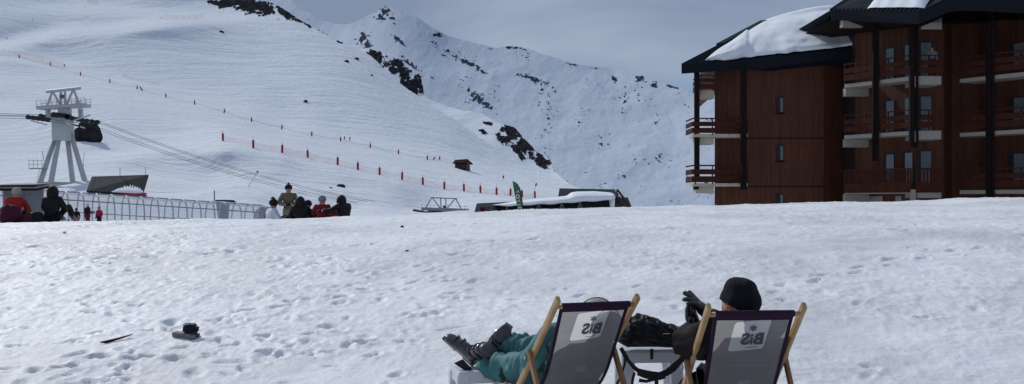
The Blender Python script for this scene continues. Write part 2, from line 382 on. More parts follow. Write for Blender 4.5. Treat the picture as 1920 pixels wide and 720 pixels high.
def build_field():
    px = np.concatenate([np.linspace(-2600, -330, 70)[:-1], np.linspace(-330, 2250, 1050), np.linspace(2250, 4500, 70)[1:]])
    ys = [-12.0]
    while ys[-1] < 4: ys.append(ys[-1]+.35)
    while ys[-1] < 45: ys.append(ys[-1]+max(.022, ys[-1]*.0036))
    while ys[-1] < 1600: ys.append(ys[-1]*1.06)
    ys = np.array(ys); OFF = 14.0
    YY = np.repeat(ys[:, None], len(px), 1); XX = (px[None, :]-CX)/F*(YY*.0+np.maximum(YY, -8)+OFF)*.82
    Z = field(XX, YY)
    near = sstep(60, 40, YY)*sstep(-1, 3, YY)
    left = sstep(1.5, -3.5, XX-.15*YY*0)*.6+.4
    bot = sstep(22, 10, YY)*.55+.45
    h = .055*fbm(XX*.33, YY*.33, 3)+.030*fbm(XX*1.1+5, YY*1.1, 4)*(.7+.6*fbm(XX*.2, YY*.2+9, 2))
    r = 1-np.abs(fbm(XX*2.3+3, YY*2.3+1, 4, .55))*2.2
    patch = np.clip(.55+1.6*fbm(XX*.28+31, YY*.28+7, 3), 0, 1.3)
    h += .022*r*patch*left*bot
    lump = fbm(XX*5.5, YY*5.5, 3, .6); h += .026*np.maximum(lump, -.12)*patch*(.75+.25*left)+.026*np.abs(fbm(XX*11, YY*9, 4, .7))*(.45+patch)*(.75+.25*left)
    h += .026*np.maximum(fbm(XX*3.6+2, YY*2.6+5, 4, .7), 0)*sstep(7, 14, YY)+.022*np.maximum(fbm(XX*6+12, YY*4.6+5, 3, .7)-.1, 0)*sstep(.5, 4, XX)
    # long wind and melt waves on the right
    h += .05*fbm(XX*.55+.3*YY, YY*.75-11, 3)*sstep(.5, 4, XX)
    micro = fbm(XX*9, YY*9, 3, .6)
    def stamp(cx, cy, ang, a, b_, depth, rim):
        nonlocal h
        R = max(a, b_)*2.1
        j0 = np.searchsorted(ys, cy-R); j1 = np.searchsorted(ys, cy+R)
        if j1 <= j0: return
        row = XX[(j0+j1)//2]; i0 = np.searchsorted(row, cx-R*1.15); i1 = np.searchsorted(row, cx+R*1.15)
        if i1 <= i0: return
        xs = XX[j0:j1, i0:i1]-cx; yv = YY[j0:j1, i0:i1]-cy
        u = (xs*math.cos(ang)+yv*math.sin(ang))/a; v = (-xs*math.sin(ang)+yv*math.cos(ang))/b_
        q = u*u+v*v; q = np.maximum(q*(1+.9*lump[j0:j1, i0:i1])+.8*micro[j0:j1, i0:i1], 0)
        h[j0:j1, i0:i1] += -depth*np.exp(-q*q*1.2)+rim*np.exp(-((np.sqrt(q)-1.35)/.35)**2)
    rs = random.Random(11)
    for k in range(2300):
        cy = 5.5+22*rs.random()**1.35; pxr = rs.uniform(-200, 2150); cx = (pxr-CX)/F*cy
        w = (.9 if pxr < 900 else .30 if pxr < 1500 else .16)
        if fbm(np.array(cx*.35+4), np.array(cy*.35), 2) < -.12: w *= .25
        if rs.random() > w: continue
        big = rs.random() < .3
        stamp(cx, cy, rs.uniform(0, PI), rs.uniform(.07, .13)*(1.3 if big else 1), rs.uniform(.035, .065)*(1.3 if big else 1), rs.uniform(.010, .034), rs.uniform(.004, .014))
    # walked lines
    for (x0, y0, x1, y1) in ((-6.5, 8.5, -.5, 13.5), (-5.0, 12.2, -1.2, 9.2), (-4.5, 9.0, -1.4, 11.0), (-8, 15, 2, 19), (-2.5, 9.6, -.2, 10.6), (2.8, 12, 6.5, 15)):
        n_ = int(math.hypot(x1-x0, y1-y0)/.36)
        for k in range(n_):
            t = k/n_; side = .10*(1 if k % 2 else -1); dx, dy = x1-x0, y1-y0; l = math.hypot(dx, dy)
            stamp(x0+dx*t-dy/l*side+rs.uniform(-.05, .05), y0+dy*t+dx/l*side+rs.uniform(-.05, .05), math.atan2(dy, dx)+rs.uniform(-.3, .3), rs.uniform(.11, .15), rs.uniform(.045, .065), rs.uniform(.020, .045), rs.uniform(.006, .016))
    Z = Z+h*near+np.where(YY > 60, 1.5*fbm(XX*.02, YY*.02, 4), 0)
    o = grid_mesh('snow_field', XX, YY, Z, M['snow'])
    o['kind'] = 'structure'
build_field()

# ------------------------------------------------------------------ terrain built from measured depth
class Depth:
    """thin-plate interpolation of log distance over direction"""
    def __init__(s, pts, reg=1e-4):
        a = np.array(pts, float); s.p = a[:, :2]/500.0; n = len(a)
        K = s.k(np.linalg.norm(s.p[:, None]-s.p[None], axis=2)); Pm = np.c_[np.ones(n), s.p]
        A = np.zeros((n+3, n+3)); A[:n, :n] = K+np.eye(n)*reg; A[:n, n:] = Pm; A[n:, :n] = Pm.T
        s.w = np.linalg.solve(A, np.r_[np.log(a[:, 2]), 0, 0, 0])
    @staticmethod
    def k(r): return np.where(r > 0, r*r*np.log(np.maximum(r, 1e-9)), 0)
    def __call__(s, px, py):
        px = np.asarray(px, float)/500; py = np.asarray(py, float)/500; r = s.w[-3]+s.w[-2]*px+s.w[-1]*py
        for i, (x, y) in enumerate(s.p):
            r = r+s.w[i]*s.k(np.hypot(px-x, py-y))
        return np.exp(r)
def polydist(px, py, line):
    """vertical offset above a polyline (positive above), and mask inside its span"""
    xs, ys_ = zip(*line); xg = np.arange(-2000, 3000, 4.0); yg = np.interp(xg, xs, ys_); k_ = np.exp(-.5*(np.arange(-24, 25)/8.0)**2); yg = np.convolve(np.pad(yg, 24, mode='edge'), k_/k_.sum(), 'valid')
    yy = np.interp(px, xg, yg)
    m = sstep(xs[0]-200, xs[0]+70, px)*sstep(xs[-1]+200, xs[-1]-70, px)
    return yy-py, m
hill_base = Depth([(-500, 60, 640), (-500, 200, 420), (-500, 330, 230), (-500, 430, 70), (-200, -60, 900),
    (0, 430, 68), (0, 395, 108), (0, 340, 185), (0, 250, 330), (0, 180, 430), (36, 109, 560), (10, 70, 640), (100, 0, 860), (0, -60, 950),
    (125, 400, 112), (125, 350, 165), (260, 428, 78), (260, 390, 128), (215, 365, 142), (300, 310, 235), (150, 270, 270),
    (206, 155, 500), (300, 40, 770), (400, 8, 880), (330, -40, 960), (560, 40, 830), (640, 80, 780),
    (364, 198, 445), (420, 213, 440), (528, 243, 432), (638, 265, 428), (747, 287, 420), (812, 299, 415),
    (418, 264, 265), (529, 284, 275), (633, 307, 286), (754, 336, 300), (870, 357, 316), (1003, 372, 336),
    (400, 345, 215), (520, 375, 190), (490, 410, 110), (490, 440, 84), (640, 400, 190), (700, 440, 120), (800, 408, 236), (900, 430, 180),
    (1010, 400, 280), (1100, 430, 210), (700, 112, 760), (740, 152, 730), (800, 197, 690), (860, 231, 650), (910, 266, 620), (1000, 316, 560), (1040, 336, 530), (1100, 361, 480), (1180, 393, 420), (1180, 430, 230)], .02)
berms = [  # line, amplitude of the terrace, width in px
    ([(-20, 92), (60, 72), (130, 54), (200, 58), (300, 38), (340, 36)], .15, 4.5),
    ([(-100, 112), (0, 101), (100, 124), (200, 148), (300, 172), (420, 206), (600, 250), (760, 282), (900, 312), (1000, 345)], .10, 10),
    ([(-100, 150), (0, 150), (150, 172), (418, 232), (600, 278), (750, 308), (1000, 352)], .16, 14),
    ([(395, 252), (475, 264), (577, 282), (671, 305), (793, 333), (900, 350), (1010, 362)], .13, 7),
    ([(-60, 205), (60, 200), (150, 232), (200, 262)], .15, 7),
    ([(200, 296), (260, 285), (330, 272), (400, 268)], .17, 5),
    ([(120, 318), (250, 330), (330, 335), (400, 350)], .15, 6),
    ([(340, 368), (395, 348), (440, 340), (500, 356)], .15, 5),
    ([(640, 396), (760, 402), (830, 392), (900, 380)], .10, 5),
    ([(150, 12), (260, 22), (330, 30)], .08, 6)]
def hill_depth(px, py):
    lg = np.log(hill_base(px, py))
    for line, a, w in berms:
        d, m = polydist(px, py, line)
        s = 1/(1+np.exp(-np.clip(d/w, -30, 30))); lg = lg+a*m*(s-.5)*np.exp(-np.abs(d)/44)*1.45
    return np.exp(lg)
_hs = [(-900, -160), (-300, -90), (0, -40), (150, -25), (210, -6), (260, -1), (330, 3), (380, 3), (400, 0), (440, -4), (480, 2), (520, 10), (560, 38), (600, 58), (640, 78), (680, 95), (700, 108), (740, 150), (780, 178), (800, 194), (860, 230),
       (910, 264), (960, 294), (1000, 314), (1040, 334), (1100, 359), (1180, 391), (1320, 440)]
def env(px, py, ells):
    r = np.zeros_like(px)-9.0
    for (cx, cy, rx, ry, a) in ells:
        c, s_ = math.cos(math.radians(a)), math.sin(math.radians(a))
        u = ((px-cx)*c+(py-cy)*s_)/rx; v = (-(px-cx)*s_+(py-cy)*c)/ry
        r = np.maximum(r, 1-np.sqrt(u*u+v*v))
    return r
def terrain(name, px, sil, depth, material, bottom, rows, disp, rockfn, back, rocklift=0.0):
    xs, ys_ = zip(*sil); sy = np.interp(px, xs, ys_)
    kk = np.exp(-0.5*(np.arange(-6, 7)/2.2)**2); kk /= kk.sum()
    sy = np.convolve(np.pad(sy, 6, mode='edge'), kk, 'valid')
    sy = sy+1.3*pn(px*.06, px*0+.5)+.7*pn(px*.25, px*0+7.7)
    v = np.linspace(0, 1, rows)[:, None]; PX = np.repeat(px[None, :], rows, 0)
    by = np.maximum(bottom, sy[None, :]+2)
    PY = by+(sy[None, :]-by)*v
    Y = depth(PX, PY); X = (PX-CX)/F*Y; Z = CZ+(HY-PY)/F*Y
    Z = Z+disp(X, Y, PX, PY)
    rock = np.zeros_like(X)
    if rockfn is not None:
        rock = rockfn(PX, PY, X, Y)
        if rocklift: 
            rr = sstep(.42, .62, rock); jag = fbm(PX*.22, PY*.22, 4, .6)
            Z = Z+rr*rocklift*(.5+1.4*jag); Y = Y-rr*rocklift*(1.0+1.5*jag)
    # far side
    for k, (dy, dz) in enumerate(back):
        X = np.vstack([X, (PX[-1]-CX)/F*(Y[rows-1]+dy)]); Y = np.vstack([Y, Y[rows-1]+dy]); Z = np.vstack([Z, Z[rows-1]-dz]); rock = np.vstack([rock, rock[rows-1]*0])
    o = grid_mesh(name, X, Y, Z, material, {'rock': rock})
    o['kind'] = 'structure'
    return o
Ddir = P(1003, 372, 336)-P(418, 264, 265)
def hill_disp(X, Y, PX, PY):
    s = np.clip(Y/400, .15, 1.6)
    u = (X*Ddir.x+Y*Ddir.y)/Ddir.length; v = (-X*Ddir.y+Y*Ddir.x)/Ddir.length
    h = .9*fbm(X*.010, Y*.007, 3)*s+.5*fbm(u*.014, v*.05, 3)*s+.26*fbm(u*.03+9, v*.2, 4, .6)*s+.10*fbm(u*.06+2, v*.6, 3, .6)*s+.12*fbm(X*.3, Y*.3, 3)*s
    mog = env(PX, PY, [(415, 355, 75, 30, 10), (300, 300, 100, 26, -5), (60, 235, 120, 30, 5), (120, 75, 130, 26, -12), (600, 370, 160, 35, 12)])
    h += .55*np.clip(mog*1.5, 0, 1)*fbm(X*.09, Y*.05, 4, .6)
    return h*sstep(425, 380, PY)
def hill_rock(PX, PY, X, Y):
    e = env(PX, PY, [(480, 12, 52, 20, 12), (425, 6, 40, 10, 5), (535, 25, 30, 11, 28), (560, 38, 14, 4, 30), (612, 60, 26, 5, 27), (575, 47, 14, 3, 30), (640, 78, 10, 3, 20)])
    n1 = fbm(PX*.055+3, PY*.11, 5, .62)
    r = .5+(e*1.0-.22+n1*1.1+.3*fbm(PX*.25, PY*.3, 3, .6))*2.0
    sp = fbm(PX*.11+50, PY*.2+9, 3, .5); r2 = .5+(sp-.60)*6
    return np.clip(np.maximum(np.where(e > -.6, r, 0), np.where(PY > 20, r2*(PY < 330)*(PX < 0), 0)), 0, 1)
pxh = np.concatenate([np.linspace(-1500, -120, 120)[:-1], np.linspace(-120, 1260, 980)])
M['slope'] = snow_slope('groomed_slope_snow', Ddir, (.012, .34), .8, 1.0)
terrain('ski_slope', pxh, _hs, hill_depth, M['slope'], 455, 560, hill_disp, hill_rock, [(6, 2), (40, 25), (160, 120)], .8)
def hillpt(px, py):
    Y = float(hill_depth(np.array([float(px)]), np.array([float(py)]))[0]); return P(px, py, Y)
def hill_ground(px, py):
    """point on the displaced slope seen at about (px, py)"""
    a = np.array([float(px)]); b = np.array([float(py)]); Y = hill_depth(a, b); X = (a-CX)/F*Y
    p = P(px, py, float(Y[0])); p.z += float(hill_disp(X, Y, a, b)[0]); return p

# second spur with the rock bands
spur_depth = Depth([(560, 40, 1250), (700, 95, 1050), (790, 175, 960), (830, 200, 930), (950, 235, 860), (1038, 318, 760), (700, 200, 900), (850, 300, 780), (1000, 400, 640), (1100, 430, 560), (1200, 440, 560), (600, 200, 1000)])
_ss = [(560, 75), (640, 84), (665, 92), (685, 92), (700, 96), (725, 100), (745, 106), (760, 118), (772, 124), (785, 138), (792, 152), (796, 178), (812, 190), (840, 200), (870, 210), (905, 214), (930, 226), (950, 235), (966, 240), (980, 256),
       (990, 270), (1006, 288), (1025, 294), (1036, 306), (1040, 322), (1060, 340), (1100, 370), (1180, 420)]
def spur_rock(PX, PY, X, Y):
    e = env(PX, PY, [(708, 112, 26, 15, 20), (748, 122, 26, 9, 25), (740, 130, 14, 9, 20), (776, 158, 20, 26, 55), (760, 140, 20, 9, 40), (960, 248, 24, 15, 35), (985, 275, 30, 15, 50), (1018, 303, 24, 11, 38), (945, 262, 22, 9, 30), (915, 232, 8, 4, 20), (905, 245, 10, 4, 20), (970, 285, 22, 6, 42)])
    n1 = fbm(PX*.055+13, PY*.085+4, 5, .6)
    return np.clip(np.where(e > -.9, .5+(e*.95-.12+n1*1.25+.35*fbm(PX*.3, PY*.35, 3, .6))*2.2, 0), 0, 1)
def spur_disp(X, Y, PX, PY): return 2.5*fbm(X*.012, Y*.012, 4, .55)
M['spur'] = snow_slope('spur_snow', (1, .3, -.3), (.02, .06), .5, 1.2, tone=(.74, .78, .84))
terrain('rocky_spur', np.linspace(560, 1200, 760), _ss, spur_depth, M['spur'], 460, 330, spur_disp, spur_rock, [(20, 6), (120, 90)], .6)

# the far mountain
mt_depth = Depth([(480, 20, 3300), (560, 40, 3100), (640, 50, 2950), (725, 12, 2750), (850, 70, 2600), (1000, 95, 2500), (1150, 128, 2400), (1300, 178, 2200), (1450, 215, 2000), (1700, 260, 1900),
    (600, 200, 2600), (800, 250, 2240), (1000, 300, 2040), (1200, 300, 1960), (1350, 320, 1850), (700, 420, 1900), (1000, 430, 1780), (1300, 430, 1700), (1700, 430, 1600), (760, 100, 2560), (680, 90, 2720), (1100, 200, 2220)])
_ms = [(300, -120), (480, -50), (540, -5), (560, 14), (600, 38), (640, 47), (664, 45), (676, 36), (692, 29), (704, 24), (714, 17), (720, 11), (726, 10), (732, 14), (745, 20), (765, 27), (785, 34), (800, 45), (812, 54), (830, 63), (850, 71), (900, 83), (930, 88), (945, 85), (970, 88), (985, 89), (1000, 96), (1050, 111), (1065, 117), (1090, 122), (1120, 124), (1150, 127),
       (1180, 137), (1192, 143), (1205, 141), (1222, 150), (1245, 158), (1260, 160), (1275, 166), (1300, 178), (1345, 192), (1400, 205), (1500, 235), (1700, 280), (2000, 330)]
def mt_rock(PX, PY, X, Y):
    e = env(PX, PY, [(721, 22, 16, 20, 100), (714, 34, 12, 18, 115), (735, 35, 14, 6, 10), (680, 72, 26, 14, -50), (690, 84, 16, 14, 90), (755, 22, 9, 3, 20), (797, 40, 18, 4, 35), (820, 66, 20, 8, 5),
        (770, 120, 30, 10, 35), (745, 75, 26, 8, 40), (960, 90, 26, 5, 5), (1200, 150, 20, 11, 10), (1225, 160, 12, 10, 40), (1262, 164, 22, 6, 20), (1070, 121, 16, 5, 15), (1150, 147, 12, 9, 60), (880, 120, 60, 8, 30), (900, 190, 50, 12, 35), (1000, 150, 60, 9, 20)])
    n1 = fbm(PX*.12+3, PY*.17+40, 5, .66); n2 = fbm(PX*.02+9, PY*.025+2, 3)
    n4 = fbm(PX*.16+3, PY*.30+40, 4, .6)
    n3 = fbm((PX+PY*.6)*.045+77, (PY-PX*.55)*.17, 5, .66)
    a = np.where(e > -.8, .5+(e*.75-.42+n1*1.0)*2.6, 0)
    b = .5+(n4*.75+n3*.65-.49+.75*n2)*5.0
    return np.clip(np.maximum(a, b), 0, 1)
def mt_disp(X, Y, PX, PY):
    r = 1-2*np.abs(fbm(X*.0035+.3, Y*.0022, 4, .55)); return 6*(r-.6)*sstep(0, 60, PY-np.interp(PX, *zip(*_ms)))+4*fbm(X*.012, Y*.008, 4, .6)
M['mount'] = snow_slope('shaded_mountain_snow', (1, .2, -.45), (.006, .015), .45, 4.0, tone=(.62, .675, .76), rockcol=(.05, .058, .08), fine=.6)  # cloud shadow put into the darker snow tone, haze into the bluish rock
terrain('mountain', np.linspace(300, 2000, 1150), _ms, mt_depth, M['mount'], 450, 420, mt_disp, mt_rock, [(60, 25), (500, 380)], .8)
# a paler summit far behind, and the low ground beyond the buildings
far_depth = Depth([(1200, 170, 5200), (1400, 190, 5200), (2200, 200, 5200), (1200, 430, 4000), (2200, 430, 4000), (-600, 0, 5200)])
_fs = [(1100, 260), (1200, 210), (1290, 188), (1320, 182), (1345, 190), (1500, 170), (1700, 205), (1900, 180), (2300, 230), (2700, 200)]
M['far'] = snow_slope('far_summit_snow', (1, 0, 0), (.004, .01), .4, 6, tone=(.80, .82, .86), fine=.4)
terrain('far_summit', np.linspace(1100, 2700, 260), _fs, far_depth, M['far'], 450, 80, lambda X, Y, a, b: 10*fbm(X*.001, Y*.001, 4), None, [(300, 150), (900, 900)])
_ls = [(-3600, 120), (-2400, -40), (-1500, -160), (-900, -120), (-500, -60)]

# ------------------------------------------------------------------ boulders on the slope
def boulder(px, py, wpx, hpx, label, seed, group=None, depth=None):
    p = hill_ground(px, py); k = p.y/F; b = MB()
    def fn(v):
        q = v*2.1+Vector((seed*3.1, seed, 0)); return 1+.38*mnoise.noise(q)+.18*mnoise.noise(q*2.7)
    b.ellipsoid(p+Vector((0, 0, hpx*k*.12)), (wpx*k/2, wpx*k/2*.8, hpx*k/2), 26, 16, fn)
    o = b.build('boulder', M['rock'], org=p, smooth=False); setp(o, label, 'rock', group)
boulder(164, 262, 50, 52, 'large dark boulder standing out of the snow beside the lift tower', 1)
boulder(573, 191, 8, 7, 'small dark boulder alone on the open slope above the upper line of red posts', 2)
boulder(650, 117, 9, 6, 'small dark rock left of its twin below the rocky shoulder of the slope', 3)
boulder(669, 112, 8, 6, 'small dark rock right of its twin, closest to the upper rock band', 4)
boulder(697, 143, 5, 4, 'tiny rock near the skyline of the slope under the upper rock band', 5)
boulder(415, 61, 9, 5, 'small dark rock high on the slope under the summit cliffs', 6)
boulder(639, 348, 16, 8, 'dark pointed rock sticking out of the slope above the standing man', 7)
boulder(620, 351, 6, 3, 'tiny rock just left of the dark pointed rock', 8)
boulder(1080-60, 312, 4, 3, 'tiny rock at the edge of the slope below the lower rock band', 9)

# ------------------------------------------------------------------ piste posts, nets, skiers
def make_post(base, h, lean=0.0, label='', group=None, tip=True):
    t = thing('piste_post', label, 'post', base, 0, group); t.rotation_euler = (0, lean, 0)
    b = MB(); b.tube([(0, 0, -.6), (0, 0, h*(1.45 if tip else 1.02))], .035, 6)
    b.build('pole', M['greytimber'], t, org=(0, 0, 0))
    c = MB(); c.tube([(0, 0, 0), (0, 0, h*.03), (0, 0, h*.97), (0, 0, h)], [.24, .28, .28, .24], 10)
    c.build('padding', M['red'], t, org=(0, 0, 0), smooth=False)
    return t
row2 = [(418, 264.5), (475, 276.5), (529, 284.5), (577, 294), (633, 307), (671, 317), (712, 327), (754, 336), (793, 345), (833, 353), (870, 357.5), (901, 361), (931, 364.5), (957, 367), (979, 370), (1003, 372)]
row1 = [(36, 109), (94, 124.5), (151, 140), (206, 155), (257, 168.5), (311, 183.5), (365, 198), (420, 213), (471.5, 228), (528, 243), (584.5, 255.5), (638.5, 265.5), (694, 276), (747, 287.5), (801, 299)]
ords = ['first', 'second', 'third', 'fourth', 'fifth', 'sixth', 'seventh', 'eighth', 'ninth', 'tenth', 'eleventh', 'twelfth', 'thirteenth', 'fourteenth', 'fifteenth', 'sixteenth']
pts2 = []; pts1 = []
for i, (x, y) in enumerate(row2):
    p = hill_ground(x, y); pts2.append(p)
    make_post(p, 1.95, random.uniform(-.03, .05), f'red padded post with thin tip, {ords[i]} from the left along the netted lower line', 'red posts of the lower netted line')
for i, (x, y) in enumerate(row1):
    p = hill_ground(x, y); pts1.append(p)
    make_post(p, 1.75, [.0, .05, .0, .0, .03, .0, .0, .2, .05, .12, .02, .05, .06, .02, 0][i], f'red padded post, {ords[i]} from the left along the upper line across the slope', 'red posts of the upper line')
make_post(hill_ground(267, 171), 2.0, -.55, 'red padded post knocked over to a slant in the upper line', None)
make_post(hill_ground(812, 299), 1.4, .75, 'red post lying almost flat beside the small cabin', None)
make_post(hill_ground(824, 299.5), 1.5, .08, 'dark red post nearest the small cabin', None)
b = MB()
for a_, c_ in zip(pts1, pts1[1:]): b.tube([a_+Vector((0, 0, .9)), a_.lerp(c_, .5)+Vector((0, 0, .35)), c_+Vector((0, 0, .9))], .045, 5)
o = b.build('rope', M['greytimber'], org=pts1[0]); setp(o, 'thin sagging grey rope joining the upper line of red posts', 'rope', None, 'thing')
def net(pts, h, label, sag=.12, group=None, drop=.1):
    b = MB(); top = []; bot = []
    for i in range(len(pts)-1):
        for t in (0, .25, .5, .75):
            p = pts[i].lerp(pts[i+1], t); s = sag*math.sin(PI*t); top.append(p+Vector((0, 0, h-s+random.uniform(-.05, .05)))); bot.append(p+Vector((0, 0, -drop)))
    top.append(pts[-1]+Vector((0, 0, h))); bot.append(pts[-1]+Vector((0, 0, -drop)))
    for i in range(len(top)-1): b.add([bot[i], bot[i+1], top[i+1], top[i]], [(0, 1, 2, 3)])
    o = b.build('safety_net', M['net'], org=pts[0]); setp(o, label, 'net', group, 'thing')
net([p+Vector((0, .12, 0)) for p in pts2], 1.5, 'long sagging orange pink safety net strung along the lower line of red posts')
net([hill_ground(x, y) for x, y in ((-60, 90), (0, 104), (36, 108), (94, 123), (120, 130))], 3.4, 'faded pink net strung between posts at the left edge of the upper line')
net([hill_ground(x, y) for x, y in ((306, 38), (322, 39), (340, 38), (360, 37), (382, 35))], 3.4, 'bright pink net fencing the terrace below the summit cliffs')
net([hill_ground(x, y) for x, y in ((163, 4), (175, 7), (186, 8))], 4.0, 'short pink net near the top of the slope')
net([hill_ground(x, y) for x, y in ((801, 299), (812, 300), (824, 301), (836, 304), (848, 307))], 1.6, 'short pink net in front of the small cabin')
net([hill_ground(x, y) for x, y in ((230, 143), (262, 152), (300, 160))], 1.6, 'very faint pink net above the slanting post')

# ------------------------------------------------------------------ figures grown from skeletons
def skin_mesh(verts, radii, edges, levels=2, root=0, fold=0.0, fscale=9.0, seed=0):
    me = bpy.data.meshes.new('t'); me.from_pydata([tuple(v) for v in verts], edges, [])
    o = bpy.data.objects.new('t', me); COL.objects.link(o)
    o.modifiers.new('s', 'SKIN').use_smooth_shade = True
    for i, r in enumerate(radii):
        me.skin_vertices[0].data[i].radius = (r, r) if not isinstance(r, tuple) else r
        me.skin_vertices[0].data[i].use_root = (i == root)
    sb = o.modifiers.new('u', 'SUBSURF'); sb.levels = levels; sb.render_levels = levels
    dg = bpy.context.evaluated_depsgraph_get(); out = bpy.data.meshes.new_from_object(o.evaluated_get(dg), depsgraph=dg)
    bpy.data.objects.remove(o); bpy.data.meshes.remove(me)
    if fold:
        co = [v.co.copy() for v in out.vertices]; no = [v.normal.copy() for v in out.vertices]
        for v, c, n in zip(out.vertices, co, no):
            q = c*fscale+Vector((seed, seed*2, 0)); d = 1-2*abs(mnoise.noise(q))+.5*(1-2*abs(mnoise.noise(q*2.1)))
            v.co = c+n*fold*(d-.6)
    out.shade_smooth(); return out
SIT = dict(pel=(0, 0, .13), bel=(0, -.02, .28), che=(0, 0, .44), nec=(0, .02, .60), hed=(0, .04, .735), shL=(-.19, .0, .54), elL=(-.27, .10, .30), haL=(-.13, .34, .27), shR=(.19, .0, .54), elR=(.27, .10, .30), haR=(.13, .34, .27),
           hiL=(-.1, .05, .12), knL=(-.17, .46, .40), anL=(-.14, .72, .08), toL=(-.15, .90, .06), hiR=(.1, .05, .12), knR=(.17, .46, .40), anR=(.14, .72, .08), toR=(.15, .90, .06))
STAND = dict(pel=(0, 0, .93), bel=(0, 0, 1.08), che=(0, 0, 1.28), nec=(0, 0, 1.46), hed=(0, .02, 1.61), shL=(-.19, 0, 1.40), elL=(-.26, -.02, 1.12), haL=(-.22, .12, .92), shR=(.19, 0, 1.40), elR=(.26, -.02, 1.12), haR=(.22, .12, .92),
             hiL=(-.1, 0, .90), knL=(-.12, .03, .48), anL=(-.13, 0, .09), toL=(-.14, .17, .05), hiR=(.1, 0, .90), knR=(.12, .03, .48), anR=(.13, 0, .09), toR=(.14, .17, .05))
def person(label, loc, yaw, pose, jacket, trousers, hat=None, scale=1.0, group=None, bulk=1.0, levels=1, hood=False, over=None, boots=True, gloves=True, hatstyle='beanie', fold=.008):
    J = {k: Vector(v)*scale for k, v in {**pose, **(over or {})}.items()}
    t = thing('person', label, 'person', loc, yaw, group); s = scale
    ks = ['pel', 'bel', 'che', 'nec', 'hed', 'shL', 'elL', 'haL', 'shR', 'elR', 'haR', 'hiL', 'knL', 'anL', 'toL', 'hiR', 'knR', 'anR', 'toR']
    R = dict(pel=.12, bel=.11, che=.13, nec=.062, hed=.095, shL=.06, elL=.043, haL=.034, shR=.06, elR=.043, haR=.034, hiL=.08, knL=.055, anL=.04, toL=.035, hiR=.08, knR=.055, anR=.04, toR=.035)
    E = [('pel', 'bel'), ('bel', 'che'), ('che', 'nec'), ('nec', 'hed'), ('che', 'shL'), ('shL', 'elL'), ('elL', 'haL'), ('che', 'shR'), ('shR', 'elR'), ('elR', 'haR'), ('pel', 'hiL'), ('hiL', 'knL'), ('knL', 'anL'), ('anL', 'toL'), ('pel', 'hiR'), ('hiR', 'knR'), ('knR', 'anR'), ('anR', 'toR')]
    V = [J[k] for k in ks]; rad = [R[k]*s for k in ks]; ed = [(ks.index(a), ks.index(b)) for a, b in E]
    # crown, chin and nose of the head
    up = (J['hed']-J['nec']).normalized(); f = Vector((0, 1, 0))
    V += [J['hed']+up*.05*s, J['hed']+f*.07*s-up*.055*s, J['hed']+f*.105*s-up*.012*s]; rad += [.082*s, .045*s, .016*s]
    ed += [(4, 19), (4, 20), (4, 21)]
    linkmesh('body', skin_mesh(V, rad, ed, levels), M['skin'], t)
    def part(nm, keys, es, grow, m, extra=None, fold_=fold):
        vv = [J[k] for k in keys]; rr = [(R[k]+grow)*s*(bulk if k in ('bel', 'che', 'pel') else 1) for k in keys]; ee = [(keys.index(a), keys.index(b)) for a, b in es]
        if extra: vv, rr, ee = extra(vv, rr, ee)
        return linkmesh(nm, skin_mesh(vv, rr, ee, levels, fold=fold_*s, seed=hash(label) % 97), m, t)
    ja = ['pel', 'bel', 'che', 'shL', 'elL', 'wrL', 'shR', 'elR', 'wrR', 'col']
    for a in 'LR':
        J['wr'+a] = J['el'+a].lerp(J['ha'+a], .82); R['wr'+a] = .036
    J['hed'] = J['hed'].lerp(J['nec'], .16); J['col'] = J['che'].lerp(J['nec'], 1.0); R['col'] = .052
    part('jacket', ja, [('pel', 'bel'), ('bel', 'che'), ('che', 'shL'), ('shL', 'elL'), ('elL', 'wrL'), ('che', 'shR'), ('shR', 'elR'), ('elR', 'wrR'), ('che', 'col')], .032, M[jacket])
    for a in 'LR': J['cu'+a] = J['kn'+a].lerp(J['an'+a], .85); R['cu'+a] = .06
    J['hp'] = J['pel']-Vector((0, 0, .02))*s; R['hp'] = .115
    part('trousers', ['hp', 'hiL', 'knL', 'cuL', 'hiR', 'knR', 'cuR'], [('hp', 'hiL'), ('hiL', 'knL'), ('knL', 'cuL'), ('hp', 'hiR'), ('hiR', 'knR'), ('knR', 'cuR')], .022, M[trousers])
    if hood:
        b = MB(); b.ellipsoid(J['hed']+Vector((0, -.02, -.015))*s, (.138*s, .145*s, .185*s), 18, 12, lambda p: 1+.10*max(0, -p.z)+.05*mnoise.noise(p*2.5)-.10*max(0, p.z-.5))
        b.build('hood', M[jacket], t, org=(0, 0, 0), smooth=True)
    if hat:
        b = MB(); c = J['hed']+up*.045*s-f*.012*s; r = .124*s
        b.ellipsoid(c, (r*.97, r*1.02, r*.98), 14, 9, lambda p: 1.0 if p.z > -.18 else .9)
        if hatstyle == 'pompom': b.ellipsoid(c+Vector((0, 0, r*1.12)), (.035*s,)*3, 8, 6)
        if hatstyle == 'jester':
            for k in (-1, 0, 1): b.ellipsoid(c+Vector((k*.07*s, -.02, r*(.98 if k else 1.1))), (.035*s,)*3, 8, 6)
        if hatstyle == 'cap': b.add([c+Vector((-.07*s, r*.8, 0)), c+Vector((.07*s, r*.8, 0)), c+Vector((.055*s, r*1.6, -.02)), c+Vector((-.055*s, r*1.6, -.02))], [(0, 1, 2, 3)])
        o = b.build('helmet' if hatstyle == 'helmet' else 'hat', M[hat], t, org=(0, 0, 0), smooth=True)
